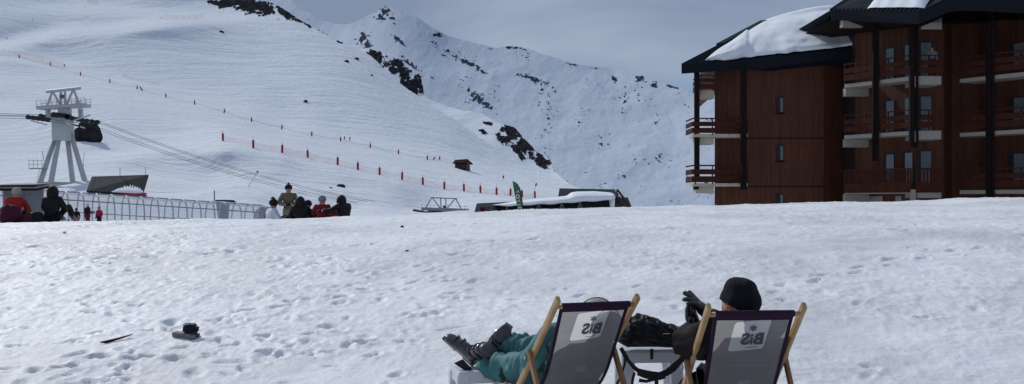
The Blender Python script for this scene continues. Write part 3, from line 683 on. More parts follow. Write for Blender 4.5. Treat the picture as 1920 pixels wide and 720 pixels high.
    if gloves:
        for a in 'LR':
            d = (J['ha'+a]-J['el'+a]).normalized(); h = J['ha'+a]; sx = -1 if a == 'L' else 1
            vv = [h-d*.03*s, h+d*.04*s]; rr = [.045*s, .046*s]; ee = [(0, 1)]
            if levels > 1 or True:
                side = d.cross(Vector((0, 0, 1))).normalized() if abs(d.z) < .95 else Vector((1, 0, 0))
                for q in range(4):
                    o_ = side*(q-1.5)*.022*s; vv += [h+d*.06*s+o_, h+d*(.11+.012*(q in (1, 2)))*s+o_+Vector((0, 0, -.015))*s]; rr += [.013*s, .011*s]; ee += [(1, len(vv)-2), (len(vv)-2, len(vv)-1)]
                vv += [h+d*.01*s-side*sx*.055*s, h+d*.05*s-side*sx*.075*s]; rr += [.015*s, .012*s]; ee += [(0, len(vv)-2), (len(vv)-2, len(vv)-1)]
            linkmesh('glove', skin_mesh(vv, rr, ee, 1), M['black'], t)
    if boots:
        for a in 'LR':
            b = MB(); an = J['an'+a]; to = J['to'+a]
            linkmesh('boot', skin_mesh([an+(J['kn'+a]-an).normalized()*.14*s, an, an.lerp(to, .5)+Vector((0, 0, -.01)), to], [.068*s, .062*s, .06*s, .045*s], [(0, 1), (1, 2), (2, 3)], 1), M['boot'], t)
    return t
def at_ground(px, Y): x = (px-CX)/F*Y; return Vector((x, Y, gz(x, Y)))
G = 'people sitting in the group on the crest'
person('person in orange red jacket and pale hat seated at the far left', at_ground(28, 29.5)+Vector((0, 0, .03)), .15, SIT, 'orange_red', 'maroon', 'greyhat', 1.10, bulk=1.12, over=dict(hed=(.02, .06, .73), elL=(-.25, .12, .30), elR=(.28, .12, .32)))
person('person in black hooded coat with back turned, seated right of the orange red jacket', at_ground(98, 29.5)+Vector((0, 0, .04)), -.1, SIT, 'black', 'black', None, 1.12, bulk=1.15, hood=True)
person('small figure in dark clothes between the orange red jacket and the black hood', at_ground(72, 38), .5, STAND, 'navy', 'navy', 'black', .60)
person('child in black crouching before the tunnel, leftmost of three', Vector(((143-CX)/F*72, 72, -.32)), .3, STAND, 'black', 'black', 'black', .80, bulk=1.1)
person('person in black jacket and pale helmet with red trousers before the tunnel', Vector(((164-CX)/F*72, 72, -.32)), -.6, STAND, 'black', 'redcloth', 'white_jacket', .99, hatstyle='helmet', over=dict(haR=(.25, .35, 1.15)))
person('person with pink panel across dark jacket before the tunnel, rightmost of three', Vector(((186-CX)/F*72, 72, -.32)), 2.8, STAND, 'pink', 'navy', 'greycloth', .86)
person('person in white jacket with black jester hat sitting left of the standing man', at_ground(510, 33.2)+Vector((0, 0, -.03)), -1.0, SIT, 'white_jacket', 'navy', 'black', 1.12, G, bulk=1.15, hatstyle='jester', over=dict(hed=(.0, .05, .735)))
person('standing man in olive jacket and dark pompom hat holding his arms together', at_ground(541, 35.4)+Vector((0, 0, -.02)), PI+.2, STAND, 'olive', 'khaki', 'navy', 1.03, bulk=1.12, hatstyle='pompom', over=dict(elL=(-.30, .05, 1.14), haL=(-.04, .26, 1.12), elR=(.30, .05, 1.14), haR=(.06, .26, 1.10)))
person('person all in black with back turned, sitting in front of the standing man', at_ground(563, 32.6)+Vector((0, 0, .0)), .3, SIT, 'black', 'black', None, 1.06, G, bulk=1.2, hood=True, over=dict(elR=(.34, .08, .33), haR=(.42, .3, .22)))
person('person in black jacket and dark hat facing the camera beside the red grey jacket', at_ground(578, 33.6)+Vector((0, 0, .02)), PI-.2, SIT, 'navy', 'black', 'navy', 1.06, G, bulk=1.1)
person('person with dark helmet and red and grey jacket sitting with back turned', at_ground(604, 32.6)+Vector((0, 0, .04)), .1, SIT, 'redcloth', 'greycloth', 'greycloth', 1.02, G, bulk=1.05, hatstyle='helmet')
person('person in black hooded jacket leaning and reaching one arm to the left', at_ground(644, 32.4)+Vector((0, 0, .02)), .9, SIT, 'black', 'redcloth', None, 1.05, G, bulk=1.25, hood=True, over=dict(elL=(-.40, .10, .40), haL=(-.60, .28, .40), hed=(-.05, .06, .70)))
# far skiers
for (px, py, yaw, lab, jk) in ((13, 72, 1.2, 'tiny skier on the terrace at the far left top of the slope', 'navy'), (646, 264, .4, 'tiny blue skier left of another one near the upper post line', 'bluecloth'), (656, 265, .2, 'tiny blue skier right of another one near the upper post line', 'bluecloth'), (121, 127, .5, 'tiny skier below the faded pink net', 'navy'), (61, 41, 2, 'tiny skier high on the slope above the left terrace', 'black'), (302, 37, 1.0, 'tiny skier beside the bright pink net', 'black')):
    person(lab, hill_ground(px, py), yaw, STAND, jk, 'black', 'black', 1.0, gloves=False)

# things on the crest beside the people
def lump(name, c, r, m, label, cat, seed=0, parent=None, group=None):
    b = MB(); c = Vector(c); b.ellipsoid(c, r, 18, 12, lambda p: 1+.35*mnoise.noise(p*1.9+Vector((seed, 0, 0)))+.12*mnoise.noise(p*5+Vector((0, seed, 0))))
    o = b.build(name, m, parent, org=c, smooth=True)
    if parent is None: setp(o, label, cat, group)
    return o
p = at_ground(66, 29.2); lump('backpack', p+Vector((0, 0, .14)), (.22, .18, .16), M['black'], 'black backpack lying in the snow between the orange red jacket and the black hood', 'backpack', 3)
p = at_ground(52, 29.0); lump('backpack', p+Vector((0, 0, .10)), (.16, .15, .12), M['maroon'], 'small dark purple bag beside the orange red jacket', 'backpack', 5)
p = at_ground(20, 28.9); lump('backpack', p+Vector((0, 0, .22)), (.30, .14, .27), M['maroon'], 'dark maroon rucksack against the back of the orange red jacket', 'backpack', 9)
def sled(px0, px1, Y, m, label, name='snowboard', cat='snowboard', lift=.05):
    a = at_ground(px0, Y)+Vector((0, 0, lift)); c = at_ground(px1, Y+.4)+Vector((0, 0, lift)); b = MB(); d = (c-a)
    n_ = 12; w = .13; up = Vector((0, 0, 1)); side = d.cross(up).normalized()
    top = []
    for i in range(n_+1):
        t = i/n_; rise = .10*(max(0, abs(t-.5)-.40)/.10)**2; ww = w*math.sqrt(max(.05, 1-(abs(t-.5)/.5)**6)); q = a+d*t+up*rise
        top.append((q-side*ww, q+side*ww))
    for i in range(n_):
        l0, r0 = top[i]; l1, r1 = top[i+1]; dn = up*-.02
        b.hexa([l0+dn, r0+dn, r1+dn, l1+dn], [l0, r0, r1, l1])
    o = b.build(name, m, org=a); setp(o, label, cat)
sled(108, 150, 29.6, M['redpaint'], 'red snowboard lying flat right of the black hooded figure', lift=.11)
lump('glove', at_ground(632, 31.6)+Vector((0, 0, .12)), (.14, .10, .10), M['redcloth'], 'crumpled red mitten on the crest before the leaning black hooded person', 'glove', 8)

# ------------------------------------------------------------------ conveyor tunnel
def tunnel():
    Y0 = 75.0; th = math.radians(33); t = Vector((math.cos(th), math.sin(th), 0)); nr = Vector((math.sin(th), -math.cos(th), 0))
    s0 = P(-30, 349, Y0*.985); org = Vector((s0.x, s0.y, s0.z-2.6))
    root = thing('covered_conveyor', 'long glazed conveyor tunnel with curved metal arches crossing behind the people', 'tunnel', org)
    end = P(492, 385, Y0*1.135); d = end-s0; L_ = d.length; n_ = 19; HW = 1.15; H = 2.55
    prof = [(-1, 0), (-1, .45), (-.98, .60), (-.86, .78), (-.62, .92), (-.32, .985), (0, 1), (.32, .985), (.62, .92), (.86, .78), (.98, .60), (1, .45), (1, 0)]
    def pt(s, k, off=0):
        u, v = prof[k]; base = s0+d*s-Vector((0, 0, H)); return base+nr*(-u*HW*-1)*1.0*(1+off)+Vector((0, 0, v*H*(1+off)-(.6 if v == 0 else 0)))
    for i in range(n_+1):
        b = MB(); b.tube([pt(i/n_, k) for k in range(13)], .05, 6); b.build('arch', M['steel'], root)
    for i in range(n_):
        for k0, k1, nm, mm in ((0, 4, 'side_panel', M['glass']), (4, 8, 'roof_panel', M['glass_roof']), (8, 12, 'side_panel', M['glass'])):
            b = MB()
            for k in range(k0, k1):
                e = .02/L_; b.add([pt(i/n_+e, k, .0), pt((i+1)/n_-e, k), pt((i+1)/n_-e, k+1), pt(i/n_+e, k+1)], [(0, 1, 2, 3)])
            b.build(nm, mm, root)
    for k, r in ((6, .045), (3, .035), (9, .035), (1, .03), (11, .03)):
        b = MB(); b.tube([pt(0, k), pt(.5, k), pt(1, k)], r, 6); b.build('rail', M['galv'], root)
    b = MB(); a = s0-Vector((0, 0, H-.05)); c = a+d; b.beam(a, c, 1.0, .12); b.build('belt', M['rubber'], root)
tunnel()
def booth():
    # ticket hut at the lower end of the conveyor
    o = P(20, 415, 66); root = thing('lift_booth', 'grey lift booth with flat dark roof left of the conveyor tunnel', 'booth', (o.x, o.y, -.3))
    b = MB(); a = P(6, 350, 66); c = P(50, 350, 66); b.box((a.x, 66, -.6), (c.x, 68.4, a.z)); b.build('cabin', M['greycloth'], root)
    b = MB(); a = P(-30, 351, 65); c = P(64, 346, 65); b.hexa([(a.x, 65, a.z-.02), (c.x, 65, a.z+.02), (c.x, 69, a.z+.18), (a.x, 69, a.z+.16)], [(a.x, 65, a.z+.12), (c.x, 65, a.z+.16), (c.x-.5, 69, a.z+.30), (a.x, 69, a.z+.28)]); b.build('roof', M['brown'], root)
    b = MB(); a = P(-30, 364, 64); c = P(68, 355, 64); b.hexa([(a.x, 64, P(0, 358, 64).z), (c.x, 64, c.z-.08), (c.x, 65.9, c.z+.1), (a.x, 65.9, c.z+.0)], [(a.x, 64, P(0, 358, 64).z+.16), (c.x, 64, c.z+.06), (c.x, 65.9, c.z+.24), (a.x, 65.9, c.z+.16)]); b.build('awning', M['fascia'], root)
booth()
def shed():
    # rounded grey store and the small roofed booth behind the tunnel
    o = P(492, 405, 88); root = thing('tent', 'small grey and red rounded tent at the right end of the conveyor tunnel', 'tent', o)
    b = MB(); w = .75; prof = [(math.cos(PI*k/10), math.sin(PI*k/10)) for k in range(11)]
    b.prism([o+Vector((c*w, 0, s_*1.15-.6+.2)) for c, s_ in prof], (0, 1.6, 0)); b.build('shell', M['greycloth'], root)
    b = MB(); b.box((o.x+.15, o.y-.03, o.z-.5), (o.x+.62, o.y-.006, o.z+.05)); b.build('door', M['maroon'], root)
    o = P(420, 395, 96); root = thing('kiosk', 'small grey kiosk with snow capped dark roof behind the conveyor tunnel', 'kiosk', o)
    b = MB(); b.hexa([P(411, 425, 96), P(427, 425, 96), P(427, 425, 97.6), P(411, 425, 97.6)], [P(405, 380, 96), P(431, 380, 96), P(431, 380, 97.6), P(405, 380, 97.6)]); b.build('cabin', M['greytimber'], root)
    b = MB(); b.hexa([P(402, 376.5, 95.2), P(443, 380, 95.2), P(443, 379, 98.5), P(402, 375, 98.5)], [P(404, 375, 95.2), P(438, 376, 95.2), P(438, 375, 98.5), P(404, 373.5, 98.5)]); b.build('roof', M['fascia'], root)
    b = MB(); b.ellipsoid(P(412, 375.2, 96.8), (.62, 1.0, .12), 12, 6); b.build('snow_cap', M['roofsnow'], root, smooth=True)
    b = MB(); b.tube([P(402, 376, 96), P(402, 357, 96)], .05, 6); b.build('mast', M['greytimber'], root)
shed()

# ------------------------------------------------------------------ lift tower
def tower():
    Y = 160.0; base = P(122, 395, Y); root = thing('lift_tower', 'white four legged cable lift tower with sheave trains and a truss gantry', 'lift tower', base)
    def Q(px, py, dy=0): return P(px, py, Y)+Vector((0, dy, 0))
    for (x0, x1, dy) in ((107, 80, -1.6), (114, 106, -2.4), (124, 129, 1.8), (132, 160, .8)):
        b = MB(); b.tube([Q(x0, 250, dy*.15), Q(x1, 356, dy), Q(x1-(x0-x1)*.15, 402, dy*1.2)], [.34, .40, .42], 12); b.build('leg', M['steel'], root, smooth=True)
    b = MB(); b.hexa([Q(103, 264, -1.1), Q(135, 264, -1.1), Q(135, 264, 1.1), Q(103, 264, 1.1)], [Q(102, 221, -1.1), Q(133, 223, -1.1), Q(133, 223, 1.1), Q(102, 221, 1.1)]); b.build('column', M['steel'], root, bevel=.08)
    b = MB(); b.hexa([Q(86, 347, -1.5), Q(158, 347, -1.5), Q(158, 347, 1.5), Q(86, 347, 1.5)], [Q(86, 341, -1.5), Q(158, 342, -1.5), Q(158, 342, 1.5), Q(86, 341, 1.5)]); b.build('plinth', M['steel'], root)
    b = MB(); b.hexa([Q(74, 206, -1.1), Q(165, 201, -1.1), Q(165, 201, 1.1), Q(74, 206, 1.1)], [Q(74, 200, -1.1), Q(165, 195, -1.1), Q(165, 195, 1.1), Q(74, 200, 1.1)]); b.build('crossarm', M['steel'], root)
    for x in (90, 151): 
        b = MB(); b.beam(Q(x, 204), Q(x+1, 229), .45, .8); b.build('hanger', M['steel'], root)
    b = MB(); b.box(tuple(Q(113, 222, -.9)), tuple(Q(130, 204, .9))); b.build('neck', M['steel'], root)
    b = MB(); b.tube([Q(87, 172), Q(151, 165)], .24, 8)
    for (a, c) in (((98, 172), (89, 198)), ((99, 172), (113, 196)), ((138, 168), (148, 194)), ((137, 168), (126, 195)), ((114, 170), (114, 197)), ((122, 169), (122, 197))):
        b.beam(Q(*a), Q(*c), .26)
    b.build('gantry', M['steel'], root)
    b = MB(); b.box(tuple(Q(114, 184, -.5)), tuple(Q(121, 178, .5))); b.build('motor', M['greytimber'], root)
    b = MB()
    for (x0, x1, y0, y1, dy) in ((74, 92, 203, 201, -1.1), (92, 150, 201, 198, -1.1), (147, 165, 198, 196, -1.1), (74, 165, 203, 197, 1.1)):
        for q in range(0, max(2, int((x1-x0)/9))+1):
            t = q/max(2, int((x1-x0)/9)); x = x0+(x1-x0)*t; y = y0+(y1-y0)*t; b.beam(Q(x, y, dy), Q(x, y-12, dy), .06)
        for h in (12, 6): b.beam(Q(x0, y0-h, dy), Q(x1, y1-h, dy), .06)
    b.build('railing', M['steel'], root)
    # sheave trains: rocker beam with wheels, two per side at two depths
    for (x0, y0, x1, y1, dy, nn) in ((60, 222, 104, 228, -1.9, 5), (62, 216, 110, 223, 1.9, 5), (108, 217, 142, 221, -1.9, 5), (132, 222, 177, 231, -1.9, 5), (140, 224, 178, 229, 1.9, 4)):
        b = MB(); b.beam(Q(x0, y0, dy), Q(x1, y1, dy), .16, .3); rk = b.build('sheave_train', M['galv'], root)
        for q in range(nn):
            t = (q+.5)/nn; c = Q(x0+(x1-x0)*t, y0+(y1-y0)*t-1, dy); w = MB(); w.tube([c+Vector((0, -.28, 0)), c+Vector((0, .28, 0))], .34, 14); o = w.build('wheel', M['rubber'], root); o.parent = rk
    for (x0, y0, x1, y1) in ((70, 228, 100, 236), (136, 234, 162, 239), (134, 230, 170, 242), (150, 228, 180, 218)):
        b = MB(); b.beam(Q(x0, y0, -2.2), Q(x1, y1, -2.2), .16, .2); b.build('catwalk', M['steel'], root)
    b = MB()
    b.beam(Q(65, 317, -1.6), Q(98, 317, -1.6), .5, .1)
    for h in (0, 7, 14): b.beam(Q(65, 316-h, -1.9), Q(98, 316-h, -1.9), .05)
    for x in (65, 73, 81, 89): b.beam(Q(x, 316, -1.9), Q(x, 300, -1.9), .05)
    b.beam(Q(92, 300, -1.9), Q(90, 285, -1.9), .07); b.build('service_platform', M['galv'], root)
    b = MB()
    for dx in (-2, 3): b.tube([Q(88+dx, 316, -2.0), Q(80+dx, 352, -2.0)], .03, 5)
    b.build('ladder', M['galv'], root)
tower()
def cables():
    # four cables from off the left edge over the tower and down to the far station
    labs = ['topmost of the four steel cables running over the lift tower', 'second from the top of the four cables over the lift tower', 'third from the top of the four cables over the lift tower', 'lowest of the four steel cables running over the lift tower']
    for k, (ya, yt, yt2, ye, dy) in enumerate(((200, 213, 226, 389, 1.9), (204, 216, 229, 392, 1.9), (210, 220, 235, 396, -1.9), (214, 224, 239, 400, -1.9))):
        pts = []
        A = P(-260, ya-14-k, 150); B = P(60, yt, 160)+Vector((0, dy, 0)); C = P(178, yt2, 160)+Vector((0, dy, 0)); D = P(786, ye, 232)+Vector((0, dy, 0))
        for i in range(9): pts.append(A.lerp(B, i/8)+Vector((0, 0, -.5*math.sin(PI*i/8))))
        for i in range(0, 25): t = i/24; pts.append(C.lerp(D, t)+Vector((0, 0, -1.9*4*t*(1-t))))
        b = MB(); b.tube(pts, .03, 5); o = b.build('cable', M['rubber'], org=B); setp(o, labs[k], 'cable', 'cables over the lift tower')
cables()
def station():
    Y = 222.0; base = P(830, 410, Y); root = thing('lift_station', 'grey lift terminal with truss gantry and sheaves rising behind the snow crest', 'lift station', base)
    def Q(px, py, dy=0): return P(px, py, Y)+Vector((0, dy, 0))
    b = MB(); b.hexa([Q(791, 394, -1.5), Q(879, 397, -1.5), Q(879, 397, 1.5), Q(791, 394, 1.5)], [Q(791, 388.5, -1.5), Q(879, 391.5, -1.5), Q(879, 391.5, 1.5), Q(791, 388.5, 1.5)]); b.build('deck', M['galv'], root)
    b = MB(); b.beam(Q(808, 370.5), Q(857, 372.5), .22)
    for a, c in (((809, 371), (799, 389)), ((811, 371), (825, 390)), ((826, 371), (827, 390)), ((836, 372), (836, 391)), ((853, 373), (838, 391)), ((855, 373), (864, 391))): b.beam(Q(*a), Q(*c), .22)
    b.build('gantry', M['galv'], root)
    b = MB(); b.box(tuple(Q(831, 390.5, -.9)), tuple(Q(835, 385.5, -.2))); b.build('motor', M['rubber'], root)
    for (x0, y0, x1, y1, dy) in ((776, 395, 812, 401, -2.0), (812, 399, 846, 402, -2.0), (846, 400, 880, 399, -2.0), (800, 395, 872, 399, 2.0)):
        b = MB(); b.beam(Q(x0, y0, dy), Q(x1, y1, dy), .2, .25); rk = b.build('sheave_train', M['rubber'], root)
        for q in range(7):
            t = (q+.5)/7; c = Q(x0+(x1-x0)*t, y0+(y1-y0)*t-1, dy); w = MB(); w.tube([c+Vector((0, -.25, 0)), c+Vector((0, .25, 0))], .30, 10); o = w.build('wheel', M['rubber'], root); o.parent = rk
    b = MB()
    for x in range(792, 880, 8): b.beam(Q(x, 391, -1.6), Q(x, 384, -1.6), .05)
    b.beam(Q(791, 384, -1.6), Q(879, 387, -1.6), .05); b.build('railing', M['galv'], root)
    b = MB(); b.tube([Q(826, 395), Q(826, 420)], .5, 10); b.build('column', M['galv'], root)
station()

# ------------------------------------------------------------------ hut beside the tower
def hut():
    Y = 138.0; base = P(215, 380, Y); root = thing('service_hut', 'low service hut with dark ribbed metal roof half cleared of snow behind the tunnel', 'hut', base)
    def Q(px, py, dy=0): return P(px, py, Y)+Vector((0, dy, 0))
    A, B, C, D = Q(155, 330, 3), Q(264, 326.5, 3), Q(274, 364, -1.2), Q(169, 358, -1.2)
    th = Vector((0, 0, -.18)); b = MB(); b.hexa([D+th, C+th, B+th, A+th], [D, C, B, A])
    for i in range(1, 13):
        t = i/13; b.beam(D.lerp(C, t)+Vector((0, 0, .03)), D.lerp(C, t).lerp(A.lerp(B, t), .97)+Vector((0, 0, .01)), .06, .05)
    b.build('roof', M['roof_metal'], root)
    b = MB(); b.hexa([Q(172, 395, -.9), Q(270, 395, -.9), Q(262, 395, 3), Q(172, 395, 3)], [Q(172, 362, -.9), Q(270, 367, -.9), Q(262, 367, 3), Q(172, 362, 3)]); b.build('wall', M['greytimber'], root)
    b = MB(); e_ = Vector((-.05, 0, 0)); b.prism([A+Vector((.1, 0, -.2)), D+Vector((.1, .1, -.2)), Q(171, 395, -1.0), Q(158, 395, 3)], (.12, 0, 0)); b.build('gable', M['cream'], root)
    b = MB(); b.beam(Q(228, 366, -1.4), Q(279, 365, -1.4), .15, .36); b.box(tuple(Q(272, 368, -1.5)), tuple(Q(280, 361.5, -1.0))); b.build('fascia', M['redpaint'], root)
    # snow still lying on the lower part of the roof
    nu, nv = 44, 12; k = MB(); rs = random.Random(4)
    tops = [.04+.36*max(0, math.sin(PI*min(1, max(0, (i/nu-.05)))*1.0))**.8*(.75+.25*math.sin(i*1.7)+.2*rs.random()) for i in range(nu+1)]
    vs = []; 
    for i in range(nu+1):
        u = .45+.55*i/nu
        for j in range(nv+1):
            v = tops[i]*j/nv; p = D.lerp(C, u).lerp(A.lerp(B, u), v); e = min(1, 4*j/nv)*min(1, 4*(nv-j)/nv)*min(1, 5*i/nu+.1)*min(1, 5*(nu-i)/nu+.1)
            vs.append(p+Vector((0, -.02, .03+.16*math.sqrt(max(0, e)))))
    k.add(vs, [(i*(nv+1)+j, (i+1)*(nv+1)+j, (i+1)*(nv+1)+j+1, i*(nv+1)+j+1) for i in range(nu) for j in range(nv)])
    k.build('roof_snow', M['roofsnow'], root, smooth=True)
    for x in (209, 258): b = MB(); b.tube([Q(x, 329, 3), Q(x, 312, 3)], .04, 5); b.build('mast', M['galv'], root)
hut()
# snow lances
def lance(a, b_, Y, label, group=None, head=True):
    A = P(*a, Y); B = P(*b_, Y); t = thing('snow_lance', label, 'snow lance', A, 0, group)
    m = MB(); m.tube([A-(B-A)*.12, B], [.06, .035], 6); m.build('mast', M['galv'], t)
    if head: m = MB(); m.ellipsoid(B, (.22, .18, .14), 10, 7); m.build('nozzle_head', M['rubber'], t)
    m = MB(); c = A.lerp(B, .28); m.ellipsoid(c, (.14, .14, .14), 8, 6); m.build('coupling', M['rubber'], t)
lance((447, 380), (483, 322), 185, 'tall slanting snow lance with dark nozzle head above the tunnel')
lance((442, 350), (442, 318), 250, 'thin faint upright lance behind the tall slanting one', head=False)
lance((155, 322), (158, 284), 210, 'thin upright lance between the lift tower and the hut', head=False)

# small cabin on the slope
def cabin():
    p = hill_ground(867, 319); Y = p.y; root = thing('small_cabin', 'small dark red wooden cabin alone on the bright slope with its long shadow', 'cabin', p)
    k = Y/F
    def q(dx, dz, dy=0): return p+Vector((dx*k, dy, dz*k))
    b = MB(); b.hexa([q(-14, -5, 0), q(11, -9, -1.0), q(15, -9, 3.0), q(-10, -5, 4)], [q(-14, 12, 0), q(9, 11, -1.0), q(13, 12, 3.0), q(-10, 13, 4)]); b.build('wall', M['brown'], root)
    b = MB(); b.add([q(9, 11, -1.0), q(15, 12, 3.0), q(10, 17, 1.2)], [(0, 1, 2)]); b.build('gable', M['brown'], root)
    b = MB(); b.hexa([q(-18, 11, -1.2), q(8, 10, -2.2), q(9, 18, 1.3), q(-14, 17.5, 2)], [q(-18, 13, -1.2), q(8, 12, -2.2), q(9, 20.5, 1.3), q(-14, 19, 2)])
    b.hexa([q(-14, 17.5, 2), q(9, 18, 1.3), q(19, 10, 3.6), q(-8, 11, 5)], [q(-14, 19, 2), q(9, 20.5, 1.3), q(19, 12, 3.6), q(-8, 13, 5)]); b.build('roof', M['wood_dark'], root)
    b = MB(); b.beam(q(3, -9, -1.15), q(3, 3, -1.15), .9, .08); b.build('door', M['wood_dark'], root)
    b = MB(); b.tube([q(-15, 10, 1), q(-15, 24, 1)], .05, 5); b.build('mast', M['galv'], root)
cabin()
for (px, py, lab) in ((943, 340, 'small dark marker sign on the slope right behind the green flag top'), (1004, 354, 'small dark leaning marker sign on the track right of the green flag')):
    p = hill_ground(px, py); t = thing('marker_sign', lab, 'sign', p); b = MB(); b.tube([p, p+Vector((.1, 0, 1.6))], .05, 6); b.build('pole', M['rubber'], t)
    b = MB(); b.beam(p+Vector((.1, -.06, .9)), p+Vector((.35, -.06, 2.0)), .5, .04, up=(0, 1, 0)); b.build('board', M['navy'], t)

# ------------------------------------------------------------------ green roofed building and flag
def lodge():
    Y = 200.0; base = P(1030, 400, Y); base.z -= 1.5; root = thing('green_roofed_lodge', 'long low lodge with dark green roofs, timber A frames and thick snow on top', 'lodge', base)
    def Q(px, py, dy=0): return P(px, py, Y)+Vector((0, dy, 0))
    # low wing: roof slopes towards the camera
    b = MB(); b.hexa([Q(889, 405, -6), Q(1140, 405, -6), Q(1140, 405, 4), Q(889, 405, 4)], [Q(895, 381.5, -3), Q(1142, 372, -3), Q(1142, 370, 4), Q(895, 381, 4)]); b.build('low_roof', M['green_roof'], root)
    for (x, y) in ((920, 392), (951, 391), (1008, 386), (1050, 384), (1083, 382)):
        b = MB(); w = 6.5; a = Q(x-w, y+15, -7.2); c = Q(x+w, y+15, -7.2); tp = Q(x, y-4, -7.2); b.beam(a, tp, .16); b.beam(c, tp, .16); b.beam(Q(x-w*.6, y+6, -7.2), Q(x+w*.6, y+6, -7.2), .12)
        fr = b.build('dormer_frame', M['greytimber'], root)
        g = MB(); g.add([Q(x-w+1, y+15, -7.0), Q(x+w-1, y+15, -7.0), Q(x, y-2.5, -7.0), Q(x-w+1, y+15, -5), Q(x+w-1, y+15, -5), Q(x, y-2.5, -1)], [(0, 1, 2), (3, 5, 4), (0, 2, 5, 3), (1, 4, 5, 2), (0, 3, 4, 1)]); g.build('dormer', M['green_roof'], root)
    for (x0, x1) in ((902, 912), (915, 922), (944, 952)):
        b = MB(); b.box(tuple(Q(x0, 399, -6.4)), tuple(Q(x1, 388, -5.0))); b.build('window', M['maroon'], root)
    # tall A frame hall
    b = MB(); b.hexa([Q(1041, 392, -5), Q(1160, 392, -5), Q(1170, 392, 6), Q(1046, 392, 6)], [Q(1049, 353, 0), Q(1153, 355, 0), Q(1154, 355, 1.5), Q(1050, 353, 1.5)]); b.build('tall_roof', M['green_roof'], root)
    b = MB(); b.add([Q(1148, 392, -5.3), Q(1176, 392, -1), Q(1154, 357, -1.6), Q(1160, 392, 3)], [(0, 1, 2), (1, 3, 2)]); b.build('gable', M['brown'], root)
    b = MB(); 
    for a, c in (((1140, 391), (1155, 356)), ((1178, 391), (1155, 356)), ((1150, 391), (1156, 372)), ((1166, 391), (1158, 372)), ((1146, 385), (1172, 385))): b.beam(Q(*a, -5.6), Q(*c, -2.8), .28)
    b.build('gable_frame', M['brown'], root)
    b = MB(); b.hexa([Q(1160, 392, -3), Q(1183, 392, -3), Q(1183, 392, 3), Q(1160, 392, 3)], [Q(1164, 370, -1), Q(1176, 370, -1), Q(1176, 370, 1), Q(1164, 370, 1)]); b.build('annex', M['green_roof'], root)
    # snow blanket
    top = [(925, 384), (960, 378.5), (1000, 373), (1040, 369.5), (1062, 367), (1070, 361), (1078, 359.5), (1110, 358.7), (1140, 361), (1146, 362.5)]
    bot = [(925, 385), (960, 386), (1000, 383.5), (1040, 382), (1062, 380), (1070, 379.5), (1080, 378.8), (1110, 377), (1138, 375.5), (1143, 372)]
    vs = []; n_ = len(top); prof = [(0.0, -7.4), (.14, -7.9), (.35, -7.9), (.6, -7.2), (.82, -6.0), (1.0, -4.0), (1.0, 1.0)]
    T = np.linspace(0, 1, 60); tx = [q[0] for q in top]; ty = [q[1] for q in top]; bx = [q[0] for q in bot]; by = [q[1] for q in bot]
    vs = []
    for t in T:
        x = 925+(1146-925)*t; yt = np.interp(x, tx, ty); yb = np.interp(x, bx, by)+.7*math.sin(x*.16)
        for f_, dy in prof: vs.append(Q(x, yb+(yt-yb)*f_, dy*(1 if t > .03 else .7)))
    m_ = len(prof); b = MB(); b.add(vs, [(i*m_+j, (i+1)*m_+j, (i+1)*m_+j+1, i*m_+j+1) for i in range(59) for j in range(m_-1)]+[tuple(59*m_+j for j in range(m_))])
    b.build('snow_blanket', M['roofsnow'], root, smooth=True, recalc=True)
    b = MB(); b.ellipsoid(Q(1142, 378, -6.0), (.5, .7, 1.5), 10, 8); b.build('snow_overhang', M['roofsnow'], root, smooth=True)
    b = MB(); b.ellipsoid(Q(1161, 368, -2.2), (.5, .8, .28), 10, 6); b.build('snow_overhang', M['roofsnow'], root, smooth=True)
lodge()

